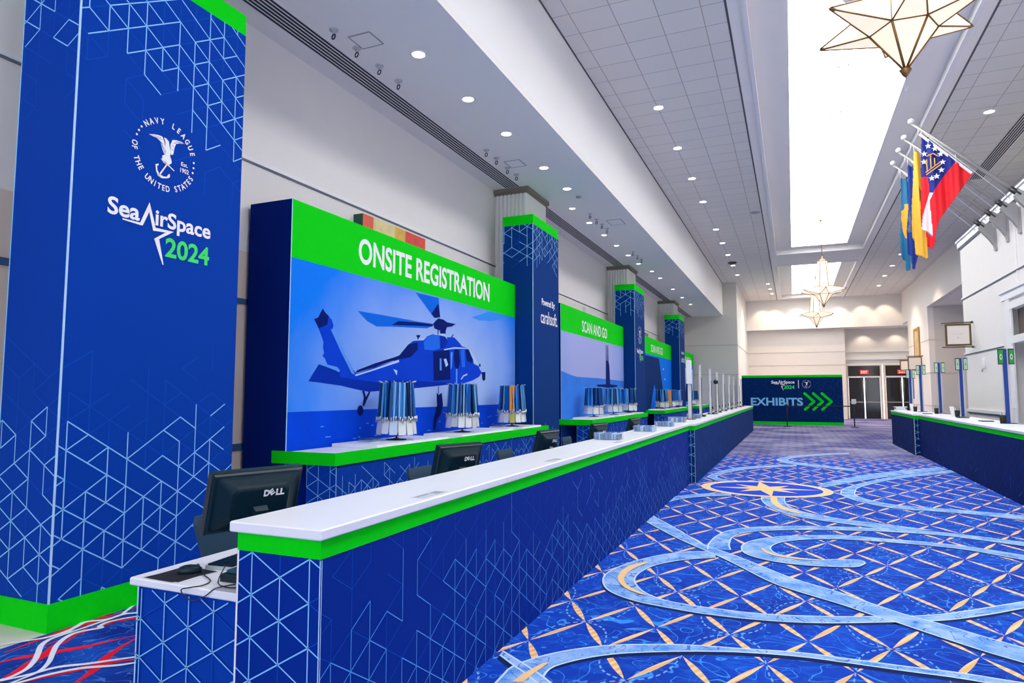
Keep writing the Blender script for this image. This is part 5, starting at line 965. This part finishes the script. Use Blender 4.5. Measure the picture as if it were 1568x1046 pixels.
# ---------------------------------------------------------------- flagpoles on cast brackets, with flags
POLES = [(15.7, 'nearest flagpole on the right wall, carrying the red, blue and white flag'), (16.65, 'second flagpole on the right wall, carrying the yellow flag'), (17.5, 'third flagpole on the right wall, carrying the dark blue flag'), (18.45, 'farthest flagpole on the right wall, carrying the teal flag')]
iron = mat('bracket_grey', (.42, .42, .42), .4, .4); pole_m = mat('pole_silver', (.40, .39, .37), .4, .4)
for i, (y, l) in enumerate(POLES):
    t = thing('flagpole', l, 'flagpole', (4.5, y, 5.0), 'flagpoles on the right wall'); base = Vector((4.2, y, 5.60)); tip = Vector((2.47, y, 7.30))
    b = MB(); b.cyl(base, tip, .040, pole_m, 12, .026); po = b.build('pole', t)
    b = MB(); b.lathe((tip.x, y, tip.z-.02), [(.01, 0), (.05, .02), (.066, .06), (.05, .10), (.01, .12)], trim_w, 14); b.build('ball_finial', po)
    b = MB(); d = (base-tip).normalized(); b.cyl(base-d*.12, base+d*.10, .055, dkmetal, 12)
    prof = [(4.23, 5.66), (4.30, 5.60), (4.40, 5.62), (4.47, 5.52), (4.5, 5.30), (4.5, 5.00), (4.46, 4.98), (4.44, 5.08), (4.36, 5.22), (4.24, 5.38), (4.16, 5.52)]
    b.loft([[(p[0], y-.05, p[1]) for p in prof], [(p[0], y+.05, p[1]) for p in prof]], iron); b.box(4.46, 4.5, y-.08, y+.08, 4.96, 5.5, iron); b.build('wall_bracket', t)
    b = MB(); b.cyl(tip+d*.25+Vector((0, 0, -.03)), base+Vector((-.1, 0, -.12)), .006, trim_w, 6); b.cyl((tip.x+.12, y, tip.z-.28), tip+d*.16, .006, trim_w, 6); b.build('halyard', t)
def flag(y, label, outline, regions, rip, seed, marks=None, header=None):
    """cloth cut to its hanging outline, folded in depth; the regions are its dyed fields"""
    R = random.Random(seed); ph = R.uniform(0, 6); xs = [p[0] for p in outline]; zs = [p[1] for p in outline]
    inside = lambda P, x, z: sum(((P[k][1] > z) != (P[k-1][1] > z)) and (x < (P[k-1][0]-P[k][0])*(z-P[k][1])/(P[k-1][1]-P[k][1])+P[k][0]) for k in range(len(P))) % 2 == 1
    top = max(zs); dep = lambda x, z: y+rip*math.sin(x*17+ph+(z-top)*.8)*min(1, (top-z)/.8+.15)+rip*.4*math.sin(x*41+ph*2)
    mb = MB(); n = 0; step = .011; idx = {}; vs = []; fs = []; ms = []
    nx = int((max(xs)-min(xs))/step)+1; nz = int((max(zs)-min(zs))/step)+1
    def vid(i, j):
        if (i, j) not in idx: x = min(xs)+i*step; z = min(zs)+j*step; idx[(i, j)] = len(vs); vs.append((x, dep(x, z), z))
        return idx[(i, j)]
    for i in range(nx):
        for j in range(nz):
            x = min(xs)+(i+.5)*step; z = min(zs)+(j+.5)*step; m = None
            for P, mm in regions:
                if inside(P, x, z): m = mm
            if m is None: continue
            fs.append((vid(i, j), vid(i+1, j), vid(i+1, j+1), vid(i, j+1))); ms.append(m)
    b0 = len(mb.v); mb.v += vs
    for f, m in zip(fs, ms): mb.f.append(tuple(b0+k for k in f)); mb.m.append(mb.mi(m)); mb.smooth.append(True)
    t = thing('flag', label, 'flag', (sum(xs)/len(xs), y, max(zs)), 'flags on the right wall'); o = mb.build('flag_cloth', t); cloth = o
    sol = o.modifiers.new('thickness', 'SOLIDIFY'); sol.thickness = .004
    if header: h = MB(); (a, c) = header; h.loft([[(a[0], y-.012, a[1]), (a[0], y+.012, a[1]), (a[0]-.03, y+.012, a[1]-.04), (a[0]-.03, y-.012, a[1]-.04)], [(c[0], y-.012, c[1]), (c[0], y+.012, c[1]), (c[0]-.03, y+.012, c[1]-.04), (c[0]-.03, y-.012, c[1]-.04)]], trim_w); h.build('header_tape', t)
    c = MB()                                               # snap cords up to the pole
    for f in (.15, .8):
        cx, cz = max(outline, key=lambda p: p[1]) if f < .5 else min((p for p in outline if p[1] > top-.9), key=lambda p: -p[0])
        pz = 7.30-(cx-2.47)*(1.70/1.73); c.cyl((cx, dep(cx, cz), cz-.05), (cx, y, max(pz, cz)+.0), .006, trim_w, 6)
    c.build('snap_cord', t)
    if marks: marks(cloth, dep)
fblue = mat('flag_blue', (.004, .022, .26), .7); fyel = mat('flag_yellow', (.93, .50, .045), .7); fnavy = mat('flag_royal', (.003, .035, .30), .7); fteal = mat('flag_teal', (.006, .15, .30), .7); fwhite = mat('flag_white', (.85, .80, .84), .7); fdk = mat('flag_dark_mark', (.10, .05, .04), .7); fbuff = mat('flag_buff', (.85, .42, .03), .7)
def star_marks(cloth, dep):
    s = MB()
    for (x, z) in F1_stars:
        P = [(x+(.062 if k % 2 == 0 else .026)*math.cos(PI/2+k*PI/5), z+(.066 if k % 2 == 0 else .027)*math.sin(PI/2+k*PI/5)) for k in range(10)]
        s.face([(p[0], dep(x, z)-.035, p[1]) for p in P], wht)
    s.build('white_star_ring', t); s = MB(); y = min(dep(p[0], p[1]) for p in F1_seal)-.03; cx = sum(p[0] for p in F1_seal)/len(F1_seal); cz = sum(p[1] for p in F1_seal)/len(F1_seal)
    F = FY(y, cx+.02, cz)
    for a, b in (((-.10, .12), (.02, .17)), ((.02, .17), (.10, .10)), ((-.10, .06), (-.10, -.20)), ((-.03, .09), (-.03, -.16)), ((.04, .07), (.04, -.10)), ((-.13, -.22), (.14, -.03)), ((-.12, -.27), (.15, -.08)), ((-.06, .16), (-.02, .10))): seg(s, F, a, b, .018, fyel, 0)
    s.build('gold_emblem', t)
flag(15.7, 'red, white and blue flag with a ring of white stars, nearest of the four', F1_blue+F1_redR+F1_redB+F1_white, [(F1_redB, red), (F1_redL, red), (F1_redR, red), (F1_blue, fblue), (F1_white, fwhite)], .035, 3, star_marks, ((2.62, 7.06), (3.50, 6.10)))
flag(16.65, 'yellow flag hanging between the starred flag and the dark blue one', F2_yellow, [(F2_yellow, fyel), (F2_mark, fdk)], .05, 5)
flag(17.5, 'dark royal blue flag with a faded seal, third of the four', F3_blue, [(F3_blue, fnavy), (F3_seal, mat('flag_seal_grey', (.10, .13, .25), .7, noise=(14, .9, 0)))], .05, 8)
flag(18.45, 'teal flag with an orange diamond, farthest of the four', F4_teal, [(F4_teal, fteal), (F4_disc, fbuff)], .05, 12)
